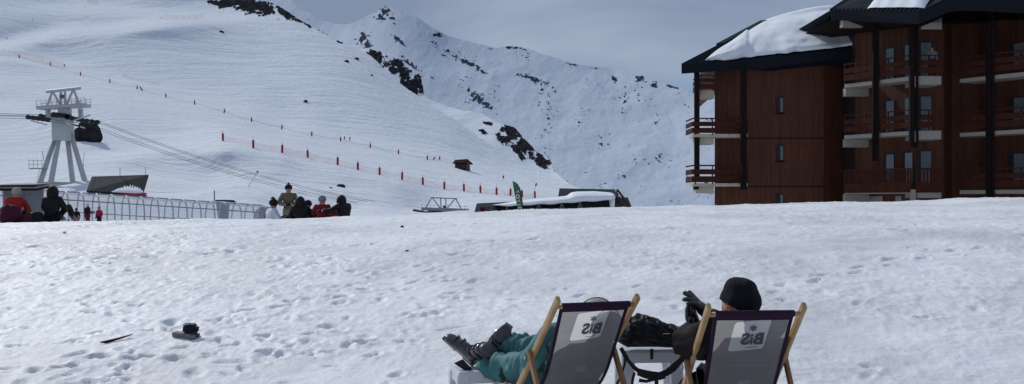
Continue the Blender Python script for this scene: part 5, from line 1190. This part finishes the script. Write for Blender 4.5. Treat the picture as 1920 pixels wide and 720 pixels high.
def deckchair(label, loc, rz, W_=.55, cw=.235, oak='oak'):
    t = thing('deck_chair', label, 'deck chair', loc, rz, 'grey deck chairs with printed panels'); O = (0, 0, 0); hw = W_/2
    for s in (-1, 1):
        b = MB(); tp = TOP+Vector((s*hw, 0, 0))+Vector((0, -.030, .040)); bt = BOT+Vector((s*hw, 0, 0)); b.beam(bt, tp, .028, .048); o = b.build('side_rail', M['oak'], t, org=O, bevel=.009)
    pv = TOP.lerp(BOT, .40)
    for s in (-1, 1):
        b = MB(); b.beam(pv+Vector((s*(hw+.030), -.012, .045)), Vector((s*(hw+.030), -.50, 0)), .026, .042); b.build('prop_leg', M['oak_b'], t, org=O, bevel=.006)
        b = MB(); b.beam(Vector((s*(hw-.032), -.20, .08)), Vector((s*(hw-.032), .54, .30)), .026, .045); b.build('seat_rail', M['oak_b'], t, org=O, bevel=.006)
        b = MB(); q = pv+Vector((s*(hw+.045), 0, 0)); b.tube([q, q+Vector((s*.012, 0, 0))], .012, 10); b.build('pivot_bolt', M['buckle'], t, org=O)
    for a, w in ((TOP+Vector((0, .012, -.015)), hw), (Vector((0, .52, .295)), hw), (BOT+Vector((0, -.04, .04)), hw), (Vector((0, -.44, .08)), hw+.03)):
        b = MB(); b.tube([a-Vector((w, 0, 0)), a+Vector((w, 0, 0))], .015, 10); b.build('crossbar', M['oak'], t, org=O, smooth=True)
    nu, ns = 16, 60; X = np.zeros((ns+1, nu+1)); Y = X.copy(); Z = X.copy(); U = X.copy(); Vv = X.copy()
    for i in range(ns+1):
        for j in range(nu+1):
            s = CL*i/ns; u = -cw+2*cw*j/nu; p = cpt(u, s); p.x *= 1-.05*math.sin(PI*i/ns); X[i, j], Y[i, j], Z[i, j] = p; U[i, j] = u; Vv[i, j] = s
    o = grid_mesh('canvas', X, Y, Z, M['canvas'], {'cu': U, 'cv': Vv}); o.parent = t
    # dark hems: top band and side tapes, doubled cloth wrapped round the edge
    b = MB()
    def strip(f, n_):
        prev = None
        for i in range(n_+1):
            a, c, a2, c2 = f(i/n_)
            if prev: b.hexa([prev[0], prev[1], c, a], [prev[2], prev[3], c2, a2])
            prev = (a, c, a2, c2)
    strip(lambda q: (cpt(-cw+2*cw*q, .0, .014), cpt(-cw+2*cw*q, .042, .003), cpt(-cw+2*cw*q, .0, -.022), cpt(-cw+2*cw*q, .042, -.003)), 12)
    k_ = lambda s: 1-.05*math.sin(PI*min(1, s/CL))
    for sg in (-1, 1):
        def f(q, sg=sg):
            s = .0+CL*q; a = cpt(sg*cw, s, .004); c = cpt(sg*(cw-.018), s, .004); a2 = cpt(sg*cw, s, -.004); c2 = cpt(sg*(cw-.018), s, -.004)
            for z_ in (a, c, a2, c2): z_.x *= k_(s)
            a.x += sg*.004; a2.x += sg*.004; return a, c, a2, c2
        strip(f, 40)
    hb = TOP+Vector((0, .010, -.012)); b.tube([hb-Vector((cw, 0, 0)), hb+Vector((cw, 0, 0))], .0205, 12)
    b.build('hem', M['purple'], t, org=O, recalc=True)
    # lettering: printed on the front, so it reads mirrored from behind
    def place(vs, fs, cx, cs, m, nm, sh=.10):
        b = MB(); b.add([cpt(cx-v.x, cs-v.y-(-v.x)*sh*.9, .0045) for v in vs], fs); return b.build(nm, m, t, org=O, recalc=False)
    for ch, dx in (('B', -.040), ('i', .004), ('S', .041)):
        vs, fs = text_mesh(ch, .108, .0055 if ch != 'i' else .003); place(vs, fs, .014-dx, .178, M['print'], 'lettering')
    b = MB(); c0 = Vector((.010, .098))
    for k in range(6):
        a = PI/2+k*PI/3; d = Vector((math.cos(a), math.sin(a))); n_ = Vector((-d.y, d.x))*.0045; pts = [c0+d*.003-n_, c0+d*.022-n_*1.1, c0+d*.022+n_*1.1, c0+d*.003+n_]
        b.add([cpt(q.x, q.y, .0045) for q in pts], [(0, 1, 2, 3)])
    b.build('star_mark', M['print'], t, org=O, recalc=False)
    b = MB(); b.add([cpt(u, s, .0045) for u, s in ((-.020, .236), (.050, .229), (.050, .233), (-.020, .240))], [(0, 1, 2, 3)]); b.build('small_print', M['print'], t, org=O, recalc=False)
    for (u0, u1, s0) in ((-.06, .07, .325), (-.12, .12, .365)):
        b = MB(); rs = random.Random(int(u1*100)); u = u0
        while u < u1: w = rs.uniform(.006, .02); b.add([cpt(a, c, .0022) for a, c in ((u, s0), (u+w, s0-.001), (u+w, s0+.007), (u, s0+.008))], [(0, 1, 2, 3)]); u += w+rs.uniform(.003, .007)
        b.build('small_print', M['faint'], t, org=O, recalc=False)
    b = MB(); b.add([cpt(a, c, .0022) for a, c in ((-.03, .49), (.05, .475), (.04, .52), (-.01, .525))], [(0, 1, 2, 3)]); b.build('pale_mark', M['faint'], t, org=O, recalc=False)
    return t
Y1 = math.radians(21); Y2 = math.radians(5)
ch1 = deckchair('grey deck chair with pale logo panel, in which the person in teal trousers lies', (.372, 7.33, gz(.37, 7.3)*0), Y1)
ch2 = deckchair('grey deck chair with pale logo panel, in which the person in black beanie sits', (1.375, 6.83, 0), Y2, W_=.565)

# ------------------------------------------------------------------ plastic stools
def stool(label, loc, rz, top=.5, w=.40):
    t = thing('plastic_stool', label, 'stool', loc, rz, 'white plastic stools'); O = (0, 0, 0); h = w/2
    b = MB(); b.box((-h, -h*.85, top-.022), (h, h*.85, top)); b.build('seat', M['plastic'], t, org=O, bevel=.012)
    b = MB()
    for sy in (-1, 1): b.box((-h*.98, sy*h*.84-.006, top-.09), (h*.98, sy*h*.84+.006, top-.012))
    for sx in (-1, 1): b.box((sx*h*.985-.006, -h*.8, top-.09), (sx*h*.985+.006, h*.8, top-.012))
    b.build('apron', M['plastic'], t, org=O, bevel=.004)
    for sx in (-1, 1):
        for sy in (-1, 1):
            b = MB(); x = sx*h*.80; y = sy*h*.66; x2 = sx*h*.94; y2 = sy*h*.86
            b.hexa([(x2-.028, y2-.026, -.15), (x2+.028, y2-.026, -.15), (x2+.028, y2+.026, -.15), (x2-.028, y2+.026, -.15)], [(x-.052, y-.045, top-.02), (x+.052, y-.045, top-.02), (x+.052, y+.045, top-.02), (x-.052, y+.045, top-.02)])
            b.build('leg', M['plastic'], t, org=O, bevel=.012)
    return t
st1 = stool('white plastic stool under the ski boots of the person in teal trousers', (-.235, 8.22, 0), .25, .345, .40)
st2 = stool('white plastic stool carrying the black jacket between the two deck chairs', (1.005, 8.12, 0), .06, .512, .43)

# ------------------------------------------------------------------ person in teal trousers, on the first chair
def W3(px, py, Y): return P(px, py, Y)
def hand(parent, wrist, direction, palm_n, side, m, name='glove', s=1.0, curl=(.5, .5, .5, .5), spread=.16, thumb=.6, cuff=True):
    """gloved hand: palm, four bent fingers of unequal length, a thumb leaving the side of the palm"""
    d = Vector(direction).normalized(); n = Vector(palm_n); n = (n-d*n.dot(d)).normalized(); x = d.cross(n).normalized()*side
    V = []; R = []; E = []
    def add(p, r, prev=None):
        V.append(p); R.append(r*s)
        if prev is not None: E.append((prev, len(V)-1))
        return len(V)-1
    w = Vector(wrist)
    i0 = add(w-d*.055*s, .036) if cuff else add(w-d*.02*s, .03); i1 = add(w, .032, i0); i2 = add(w+d*.045*s, .036, i1)
    meshes = []
    for k, (ln, off) in enumerate(((.030, -.036), (.036, -.012), (.034, .013), (.026, .036))):
        base = w+d*.070*s+x*off*s; k0 = add(base, .0175, i2); dd = (d+x*(off/.036)*spread).normalized(); prev = k0; p = base
        for j in range(3):
            dd = (dd+n*curl[k]*(.45+.25*j)).normalized(); p = p+dd*ln*s*(1.0-.15*j); prev = add(p, .0142-.0014*j, prev)
    tb = w+d*.012*s-x*.030*s; t0 = add(tb, .018, i1); dd = (d*.7-x*thumb+n*.25).normalized(); p = tb+dd*.035*s; t1 = add(p, .0145, t0); p = p+(dd+d*.4+n*.3).normalized()*.030*s; add(p, .0125, t1)
    me = skin_mesh([v-parent.location for v in V], R, E, 2, fold=.0012, fscale=60); return linkmesh(name, me, m, parent)

def ski_boot(parent, heel, toe, shin, flip=1):
    """hard shell boot: sole from heel to toe, cuff along shin"""
    f = (toe-heel).normalized(); u = (shin-f*shin.dot(f)).normalized(); x = f.cross(u).normalized(); L_ = (toe-heel).length
    Mx = Matrix((x, f, u)).transposed(); sh = shin.normalized()
    def g(a, bb, c): return heel+Mx@Vector((a, bb, c))
    def loft(secs, nm, m, sub=False, n_=16, parent_=parent):
        b = MB(); vs = []
        for (c, rx, rz, axis) in secs:
            for k in range(n_):
                a = 2*PI*k/n_; ca, sa = math.cos(a), math.sin(a); sq = .82
                ca = math.copysign(abs(ca)**sq, ca); sa = math.copysign(abs(sa)**sq, sa)
                vs.append(c+x*rx*ca+axis*rz*sa)
        fs = [(i*n_+k, i*n_+(k+1) % n_, (i+1)*n_+(k+1) % n_, (i+1)*n_+k) for i in range(len(secs)-1) for k in range(n_)]+[tuple(reversed(range(n_))), tuple((len(secs)-1)*n_+k for k in range(n_))]
        b.add(vs, fs); return b.build(nm, m, parent_, smooth=True)
    shell = loft([(g(0, .0, .05), .030, .030, u), (g(0, .015, .055), .042, .045, u), (g(0, .06, .065), .047, .058, u), (g(0, .12, .066), .046, .058, u), (g(0, .17, .056), .048, .047, u), (g(0, .22, .046), .050, .037, u), (g(0, .27, .040), .047, .030, u), (g(0, .300, .036), .036, .024, u), (g(0, .312, .034), .018, .014, u)], 'shell', M['boot'])
    fw = (f*.9+u*.1).normalized()
    c0 = g(0, .045, .075); cf = loft([(c0, .046, .060, fw), (c0+sh*.05, .052, .066, fw), (c0+sh*.11, .056, .068, fw), (c0+sh*.17, .061, .072, fw), (c0+sh*.205, .064, .078, fw), (c0+sh*.21, .058, .070, fw)], 'cuff', M['boot'])
    ln = loft([(c0+sh*.17, .050, .060, fw), (c0+sh*.24, .058, .066, fw), (c0+sh*.255, .050, .058, fw)], 'liner', M['boot_trim'])
    b = MB(); b.hexa([g(-.036, -.005, 0), g(.036, -.005, 0), g(.034, .10, 0), g(-.034, .10, 0)], [g(-.036, -.002, .022), g(.036, -.002, .022), g(.034, .10, .022), g(-.034, .10, .022)])
    b.hexa([g(-.034, .18, 0), g(.034, .18, 0), g(.033, .328, .002), g(-.033, .328, .002)], [g(-.036, .18, .02), g(.036, .18, .02), g(.033, .328, .020), g(-.033, .328, .020)])
    b.hexa([g(-.03, .10, .006), g(.03, .10, .006), g(.03, .18, .006), g(-.03, .18, .006)], [g(-.034, .10, .024), g(.034, .10, .024), g(.034, .18, .024), g(-.034, .18, .024)])
    b.build('sole', M['boot_trim'], parent, bevel=.003)
    for (yy, zz, w) in ((.225, .085, .046), (.165, .104, .045)):
        b = MB(); b.tube([g(flip*w*1.0, yy, zz-.045), g(flip*w*.9, yy, zz-.012), g(flip*w*.3, yy+.004, zz+.004), g(-flip*w*.4, yy, zz+.004), g(-flip*w*1.02, yy, zz-.03)], .0065, 6); b.build('strap', M['boot_trim'], parent)
        b = MB(); b.beam(g(flip*(w+.008), yy-.005, zz-.045), g(flip*(w+.001), yy+.01, zz-.004), .018, .009, up=tuple(x)); b.beam(g(flip*(w+.010), yy+.014, zz-.045), g(flip*(w+.004), yy+.022, zz-.01), .006, .010, up=tuple(x)); b.build('buckle', M['buckle'], parent, bevel=.002)
    for q in (.06, .14):
        c = c0+sh*q; b = MB(); ring = [c+x*(.060+.02*q)*math.cos(a)+fw*(.072+.02*q)*math.sin(a) for a in np.linspace(-.6, PI+.6, 12)]; b.tube(ring, .007, 6); b.build('strap', M['boot_trim'], parent)
        b = MB(); e = c+x*flip*(.062+.02*q)+fw*.02; b.beam(e, e+fw*.035+sh*.01, .012, .016, up=tuple(x)); b.build('buckle', M['buckle'], parent, bevel=.002)

def teal_person():
    org = Vector((.37, 7.33, 0)); t = thing('person', 'person in teal ski trousers and ski boots lying back with feet on a stool', 'person', org)
    c, s_ = math.cos(Y1), math.sin(Y1)
    def C(x, y, z): return Vector((x*c-y*s_, x*s_+y*c, z))+org
    pel, bel, che, nec = C(0, .24, .42), C(0, .10, .49), C(0, -.06, .66), C(0, -.15, .78); hed = P(1118, 600, 7.13)
    shL, shR = C(-.18, -.09, .70), C(.18, -.09, .70); elL, elR = C(-.25, .08, .50), C(.27, .06, .50); haL, haR = C(-.10, .28, .56), C(.12, .28, .56)
    hiL, hiR = C(-.10, .27, .42), C(.10, .29, .42)
    knL = P(955, 693, 7.92); anL = P(899, 677, 8.24); knR = P(992, 652, 8.02); anR = P(934, 650, 8.34)
    V = [pel, bel, che, nec, hed, shL, elL, haL, shR, elR, haR, hiL, knL, anL, hiR, knR, anR, hed+Vector((.0, -.01, .055)), hed+C(0, .075, -.05)-org, hed+C(0, .108, -.005)-org]
    R = [.12, .11, .12, .052, .088, .058, .042, .032, .058, .042, .032, .08, .055, .042, .08, .055, .042, .08, .045, .015]
    E = [(0, 1), (1, 2), (2, 3), (3, 4), (2, 5), (5, 6), (6, 7), (2, 8), (8, 9), (9, 10), (0, 11), (11, 12), (12, 13), (0, 14), (14, 15), (15, 16), (4, 17), (4, 18), (4, 19)]
    linkmesh('body', skin_mesh([v-org for v in V], R, E, 2), M['skin'], t)
    # trousers: one leg lies over the other, with thick cloth folds
    hp = C(0, .22, .43)
    kL2 = hiL.lerp(knL, .55)+Vector((0, 0, .03)); kR2 = hiR.lerp(knR, .55)+Vector((0, 0, .03)); cL = anL.lerp(knL, .10); cR = anR.lerp(knR, .02)
    vv = [hp, hiL, kL2, knL, knL.lerp(cL, .5), cL, hiR, kR2, knR, knR.lerp(cR, .5), cR, C(0, .08, .52)]
    rr = [.145, .115, .105, .090, .092, .100, .115, .105, .092, .090, .094, .14]
    me = skin_mesh([v-org for v in vv], rr, [(0, 1), (1, 2), (2, 3), (3, 4), (4, 5), (0, 6), (6, 7), (7, 8), (8, 9), (9, 10), (0, 11)], 3)
    folds(me, knL-anL, .045, 13); linkmesh('trousers', me, M['teal'], t)
    b = MB(); kc = P(951, 698, 7.84); b.ellipsoid(kc, (.060, .035, .085), 16, 12, lambda p: 1+.25*mnoise.noise(p*2.4)); b.build('knee_patch', M['teal_d'], t, smooth=True)
    b = MB(); q = P(970, 674, 7.86); b.beam(q-Vector((.022, 0, .01)), q+Vector((.022, -.01, .008)), .03, .02); b.build('strap_buckle', M['cap_cream'], t, bevel=.006)
    b = MB(); q = P(868, 684, 8.13); b.add([P(851, 681, 8.12), P(868, 673, 8.10), P(884, 690, 8.08), P(872, 695, 8.1), P(858, 686, 8.1), P(866, 680, 8.2), P(884, 694, 8.2)], [(0, 4, 3, 2, 1), (0, 1, 5), (1, 2, 6, 5), (0, 5, 6, 3, 4), (2, 3, 6)]); b.build('gaiter', M['webbing'], t)
    # jacket
    vv = [pel, bel, che, shL, elL, haL.lerp(elL, .15), shR, elR, haR.lerp(elR, .15), che.lerp(nec, .8)]
    me = skin_mesh([v-org for v in vv], [.14, .14, .155, .09, .078, .062, .09, .078, .062, .08], [(0, 1), (1, 2), (2, 3), (3, 4), (4, 5), (2, 6), (6, 7), (7, 8), (2, 9)], 2, fold=.008, fscale=7); linkmesh('jacket', me, M['teal'], t)
    for a, e, sd in ((haL, elL, -1), (haR, elR, 1)): hand(t, a, (a-e), (0, 0, -1), sd, M['leather'], curl=(.5, .6, .6, .7))
    b = MB(); cc = hed+Vector((0, -.006, .052)); b.ellipsoid(cc, (.108, .112, .098), 22, 14, lambda p: 1+.03*mnoise.noise(p*4))
    b.build('cap', M['cap_cream'], t, smooth=True)
    b = MB(); f = C(0, 1, 0)-org; sx = C(1, 0, 0)-org; vs = []
    for k in range(9):
        a = -1+2*k/8; vs += [cc+f*.095*math.cos(a*.9)+sx*.10*a+Vector((0, 0, -.03)), cc+f*(.17-.035*a*a)+sx*.095*a+Vector((0, 0, -.05))]
    b.add(vs+[v+Vector((0, 0, -.006)) for v in vs], [(2*k, 2*k+1, 2*k+3, 2*k+2) for k in range(8)]+[(18+2*k, 18+2*k+2, 18+2*k+3, 18+2*k+1) for k in range(8)]); b.build('cap_peak', M['cap_cream'], t)
    b = MB(); b.tube([cc+Vector((math.cos(a)*.112, -.03+math.sin(a)*.02-.055*abs(math.sin(a)), math.sin(a)*.10)) for a in np.linspace(.1, PI-.1, 14)], .004, 6); b.build('goggle_strap', M['greytimber'], t)
    # boots
    ski_boot(t, P(890, 683, 8.30), P(826, 625, 8.45), (knL-anL)+Vector((.0, -.0, .12)), 1)
    ski_boot(t, P(911, 672, 8.36), P(963, 598, 8.52), (knR-anR)+Vector((-.05, 0, .25)), 1)
    # name band on the front boot cuff
def folds(me, axis, amp, freq):
    ax = axis.normalized(); co = [v.co.copy() for v in me.vertices]; no = [v.normal.copy() for v in me.vertices]
    for v, c, n in zip(me.vertices, co, no):
        s = c.dot(ax); q = c-ax*s; w = mnoise.noise(c*3.1)*1.6
        d = 1-2*abs(mnoise.noise(Vector((s*freq+w, q.length*6, w*.7))*1.0)); d2 = 1-2*abs(mnoise.noise(c*11+Vector((4, 1, 0))))
        v.co = c+n*(amp*(d-.45)+amp*.45*(d2-.5))
    me.shade_smooth()
teal_person()

# ------------------------------------------------------------------ person with the black beanie, on the second chair
def beanie_person():
    org = Vector((1.375, 6.83, 0)); t = thing('person', 'person in black beanie and charcoal jacket raising black gloved hands from a deck chair', 'person', org)
    c, s_ = math.cos(Y2), math.sin(Y2)
    def C(x, y, z): return Vector((x*c-y*s_, x*s_+y*c, z))+org
    hed = P(1382, 575, 6.60); pel, bel, che, nec = C(0, .20, .42), C(0, .05, .52), C(0, -.10, .70), C(0, -.19, .85)
    shL, shR = C(-.20, -.13, .78), C(.20, -.13, .78); elL = P(1290, 642, 6.83); elR = C(.30, .06, .58)
    haL = P(1290, 612, 7.02); haR = P(1330, 590, 6.98)
    hiL, hiR = C(-.1, .24, .40), C(.1, .24, .40); knL, knR = C(-.09, .66, .34), C(.12, .66, .34); anL, anR = C(-.10, 1.02, .12), C(.13, 1.02, .12)
    look = Vector((-.62, .78, -.05)).normalized(); sd = look.cross(Vector((0, 0, 1)))
    V = [pel, bel, che, nec, hed, shL, elL, haL, shR, elR, haR, hiL, knL, anL, hiR, knR, anR, hed+Vector((0, 0, .05)), hed+look*.070-Vector((0, 0, .055)), hed+look*.108-Vector((0, 0, .004)), hed-sd*.083-Vector((0, 0, .01)), hed+sd*.083-Vector((0, 0, .01)), anL+C(0, .14, -.06)-org, anR+C(0, .14, -.06)-org]
    R = [.12, .11, .125, .056, .090, .06, .044, .032, .06, .044, .032, .08, .055, .042, .08, .055, .042, .084, .046, .015, .018, .018, .04, .04]
    E = [(0, 1), (1, 2), (2, 3), (3, 4), (2, 5), (5, 6), (6, 7), (2, 8), (8, 9), (9, 10), (0, 11), (11, 12), (12, 13), (0, 14), (14, 15), (15, 16), (4, 17), (4, 18), (4, 19), (4, 20), (4, 21), (13, 22), (16, 23)]
    linkmesh('body', skin_mesh([v-org for v in V], R, E, 2), M['skin'], t)
    vv = [hiL, knL, anL.lerp(knL, .2), hiR, knR, anR.lerp(knR, .2), pel]
    me = skin_mesh([v-org for v in vv], [.115, .09, .085, .115, .09, .085, .14], [(6, 0), (0, 1), (1, 2), (6, 3), (3, 4), (4, 5)], 2, root=6, fold=.008, fscale=8); linkmesh('trousers', me, M['black'], t)
    # puffy jacket; left upper arm swings out to a loose elbow, forearms raised together
    wL = P(1299, 618, 6.97); wR = haR.lerp(elR, .30); eLo = P(1279, 644, 6.80)
    vv = [pel, bel, che, che.lerp(nec, .75), shL, shL.lerp(eLo, .5), eLo, wL, shR, shR.lerp(elR, .5), elR, elR.lerp(wR, .5), wR, P(1316, 672, 6.75), nec+Vector((0, .0, .0))]
    rr = [.165, .165, .18, .115, .105, .098, .092, .066, .105, .09, .088, .075, .058, .085, .088]
    me = skin_mesh([v-org for v in vv], rr, [(0, 1), (1, 2), (2, 3), (2, 4), (4, 5), (5, 6), (6, 7), (2, 8), (8, 9), (9, 10), (10, 11), (11, 12), (5, 13), (3, 14)], 3)
    folds(me, Vector((.3, .1, 1)), .022, 11); linkmesh('jacket', me, M['charcoal'], t)
    # far sleeve seen above the chair corner, running to the upper glove
    me = skin_mesh([v-org for v in (P(1350, 598, 6.86), P(1335, 590, 6.93), P(1324, 588, 6.95))], [.055, .045, .040], [(0, 1), (1, 2)], 2); linkmesh('sleeve_cuff', me, M['black'], t)
    # gloves: lower hand with fingers up, upper hand reaching over it
    hand(t, P(1303, 612, 6.98), P(1290, 577, 6.98)-P(1302, 612, 6.98), (.85, -.45, .1), 1, M['leather'], s=1.30, curl=(.75, .70, .62, .60), spread=.30, thumb=.5)
    hand(t, P(1327, 590, 6.93), P(1305, 566, 6.93)-P(1328, 591, 6.93), (-.55, .2, -.8), 1, M['leather'], s=1.30, curl=(.02, .18, .50, .62), spread=.40, thumb=.7)
    # beanie with a soft dented crown
    b = MB(); cc = P(1388, 563, 6.60)
    def fn(p):
        r = 1+.085*mnoise.noise(p*1.7+Vector((2, 0, 0)))+.010*math.sin(math.atan2(p.y, p.x)*40)*(1-abs(p.z))
        if p.z > .5: r += .05*math.exp(-((p.x-.0)/.16)**2)*-1*max(0, p.y*.0+.6)+.03
        return r
    b.ellipsoid(cc, (.119, .128, .140), 72, 30, fn); o = b.build('beanie', M['knit'], t, smooth=True)
    # cut the cap open below the ears: keep only what covers the head
    bm = bmesh.new(); bm.from_mesh(o.data); hb = cc-org
    nrm = (Vector((0, 0, -1))+look*-.0+Vector((-.55, .25, 0))).normalized()
    geom = bm.verts[:]+bm.edges[:]+bm.faces[:]
    bmesh.ops.bisect_plane(bm, geom=geom, plane_co=hb+Vector((0, 0, -.062)), plane_no=Vector((-.55, .05, -1)).normalized(), clear_outer=True); bm.to_mesh(o.data); bm.free(); o.data.shade_smooth()
beanie_person()

# ------------------------------------------------------------------ black jacket heaped on the stool, with its hanging straps
def heap():
    org = P(1215, 640, 8.0); t = thing('jacket', 'crumpled black jacket and rucksack heaped on the white stool with straps hanging down', 'jacket', org)
    top = [(1158, 612), (1166, 600), (1176, 595), (1190, 592.5), (1205, 592), (1220, 596), (1240, 604), (1260, 611), (1280, 616), (1300, 621), (1318, 628)]
    bot = [(1158, 656), (1180, 650), (1200, 650), (1230, 650), (1260, 651), (1290, 651), (1318, 648)]
    nu, nv = 150, 64; vs = []; Yc = 7.93
    for i in range(nu+1):
        x = 1156+(1320-1156)*i/nu; yt = float(np.interp(x, *zip(*top)))-1.5; yb = float(np.interp(x, *zip(*bot)))
        e = min(1, 8*i/nu)*min(1, 8*(nu-i)/nu); e = math.sqrt(max(e, .002)); ym = (yt+yb)/2; hz = (yb-yt)/2*e
        for j in range(nv):
            a = 2*PI*j/nv; n_ = mnoise.noise(Vector((x*.035, math.cos(a)*1.3, math.sin(a)*1.3))); f = 1-2*abs(mnoise.noise(Vector((x*.03+math.sin(a)*1.2, math.sin(a)*4.2+x*.035, math.cos(a)*1.5)))); f2 = 1-2*abs(mnoise.noise(Vector((x*.09, math.sin(a)*5+x*.05, 5+math.cos(a)*2))))
            r = 1+.12*n_+.20*(f-.5)+.09*(f2-.5); dz = math.sin(a); 
            vs.append(P(x, ym-hz*dz*(r if dz > 0 else 1), Yc)+Vector((0, .17*math.cos(a)*-1*e*r, 0)))
    b = MB(); b.add(vs, [(i*nv+j, i*nv+(j+1) % nv, (i+1)*nv+(j+1) % nv, (i+1)*nv+j) for i in range(nu) for j in range(nv)]+[tuple(range(nv)), tuple(nu*nv+j for j in reversed(range(nv)))])
    o = b.build('cloth', M['black'], t, smooth=True)
    def ribbon(pts, w, nm='strap', m='webbing', tw=0):
        b = MB(); q = [P(*p_) for p_ in pts]; n_ = len(q); vs = []
        for i, p_ in enumerate(q):
            d = (q[min(i+1, n_-1)]-q[max(i-1, 0)]).normalized(); s = d.cross(Vector((0, 1, 0))).normalized(); nn = Vector((0, 1, 0)); ww = w*(1+.15*math.sin(i*2.1+tw))
            vs += [p_-s*ww/2-nn*.003, p_+s*ww/2-nn*.003, p_+s*ww/2+nn*.003, p_-s*ww/2+nn*.003]
        b.add(vs, [(4*i+a, 4*i+(a+1) % 4, 4*i+4+(a+1) % 4, 4*i+4+a) for i in range(n_-1) for a in range(4)]+[(0, 1, 2, 3), (4*n_-1, 4*n_-2, 4*n_-3, 4*n_-4)]); b.build(nm, M[m], t)
    ribbon([(1164, 652, 7.75), (1170, 663, 7.74), (1178, 676, 7.73), (1188, 688, 7.72), (1199, 697, 7.72), (1212, 703, 7.72)], .028)
    ribbon([(1172, 664, 7.76), (1172, 680, 7.76), (1165, 705, 7.76), (1154, 724, 7.76)], .016, tw=1)
    ribbon([(1208, 700, 7.72), (1222, 703, 7.71), (1236, 703, 7.71), (1250, 699, 7.71), (1262, 690, 7.72), (1274, 678, 7.72), (1284, 668, 7.73)], .046, 'padded_strap', 'webbing')
    ribbon([(1196, 697, 7.70), (1208, 701, 7.69), (1222, 707, 7.69), (1236, 706, 7.69), (1246, 702, 7.69)], .05, 'strap')
    ribbon([(1246, 702, 7.68), (1228, 711, 7.68), (1212, 715, 7.68), (1198, 713, 7.68)], .022, 'strap', tw=2)
    ribbon([(1190, 698, 7.73), (1187, 708, 7.73), (1184, 726, 7.73)], .018)
    ribbon([(1229, 706, 7.69), (1231, 716, 7.69), (1231, 730, 7.69)], .025)
    ribbon([(1222, 654, 7.73), (1222, 663, 7.73), (1222, 674, 7.73)], .022)
    b = MB(); b.beam(P(1243, 626, 7.74), P(1256, 625.5, 7.72), .006, .004); b.build('zip_pull', M['buckle'], t)
heap()

# ------------------------------------------------------------------ things dropped in the snow
def snowpt(px, py):
    lo, hi = 6.0, 27.0
    for _ in range(50):
        m_ = (lo+hi)/2; x = (px-CX)/F*m_
        if HY-(gz(x, m_)-CZ)*F/m_ > py: lo = m_
        else: hi = m_
    x = (px-CX)/F*lo; return Vector((x, lo, gz(x, lo)))
q = snowpt(214, 645); b = MB(); w = 1.0*q.y/F
b.tube([q+Vector((-23*w, -.03, .015)), q+Vector((-14*w, -.02, .022)), q+Vector((6*w, .08, .045)), q+Vector((22*w, .18, .07))], [.012, .014, .010, .004], 8)
o = b.build('wooden_stick', M['wood_board'], org=q); setp(o, 'short dark red brown tapered stick lying in the trodden snow', 'stick')
q = snowpt(350, 633); k = q.y/F; t = thing('ski_binding', 'dark strapped binding on a short grey plate lying in the snow right of the stick', 'binding', q)
b = MB(); b.hexa([q+Vector((-26*k, -.02, .0)), q+Vector((20*k, -.09, -.01)), q+Vector((24*k, .03, .0)), q+Vector((-22*k, .05, .01))], [q+Vector((-27*k, -.02, .055)), q+Vector((20*k, -.09, .035)), q+Vector((24*k, .03, .04)), q+Vector((-23*k, .05, .06))]); b.build('plate', M['greyplate'], t, bevel=.006)
b = MB(); b.ellipsoid(q+Vector((8*k, -.01, .085)), (15*k, .05, .055), 18, 12, lambda p: 1+.25*mnoise.noise(p*2.3)); b.build('strap', M['navy'], t, smooth=True)
b = MB(); b.ellipsoid(q+Vector((15*k, -.03, .03)), (9*k, .05, .035), 14, 9, lambda p: 1+.3*mnoise.noise(p*2.9)); b.build('heel_cup', M['rubber'], t, smooth=True)
b = MB(); b.tube([q+Vector((-5*k, -.02, .12)), q+Vector((0, -.03, .137)), q+Vector((12*k, -.03, .128)), q+Vector((22*k, -.01, .10))], .010, 6); b.build('buckle', M['buckle'], t)
for (px, py, m_, lab) in ((764, 474, 'brown', 'tiny brown speck of litter on the open snow field'), (121, 438, 'cap_cream', 'tiny pale scrap of litter on the snow below the black hooded figure'), (754, 427, 'rubber', 'tiny black scrap of litter on the snow near the crest')):
    q = snowpt(px, py); b = MB(); b.ellipsoid(q+Vector((0, 0, .02)), (.035, .03, .022), 8, 6, lambda p: 1+.4*mnoise.noise(p*3)); o = b.build('litter', M[m_], org=q); setp(o, lab, 'litter', kind='thing')
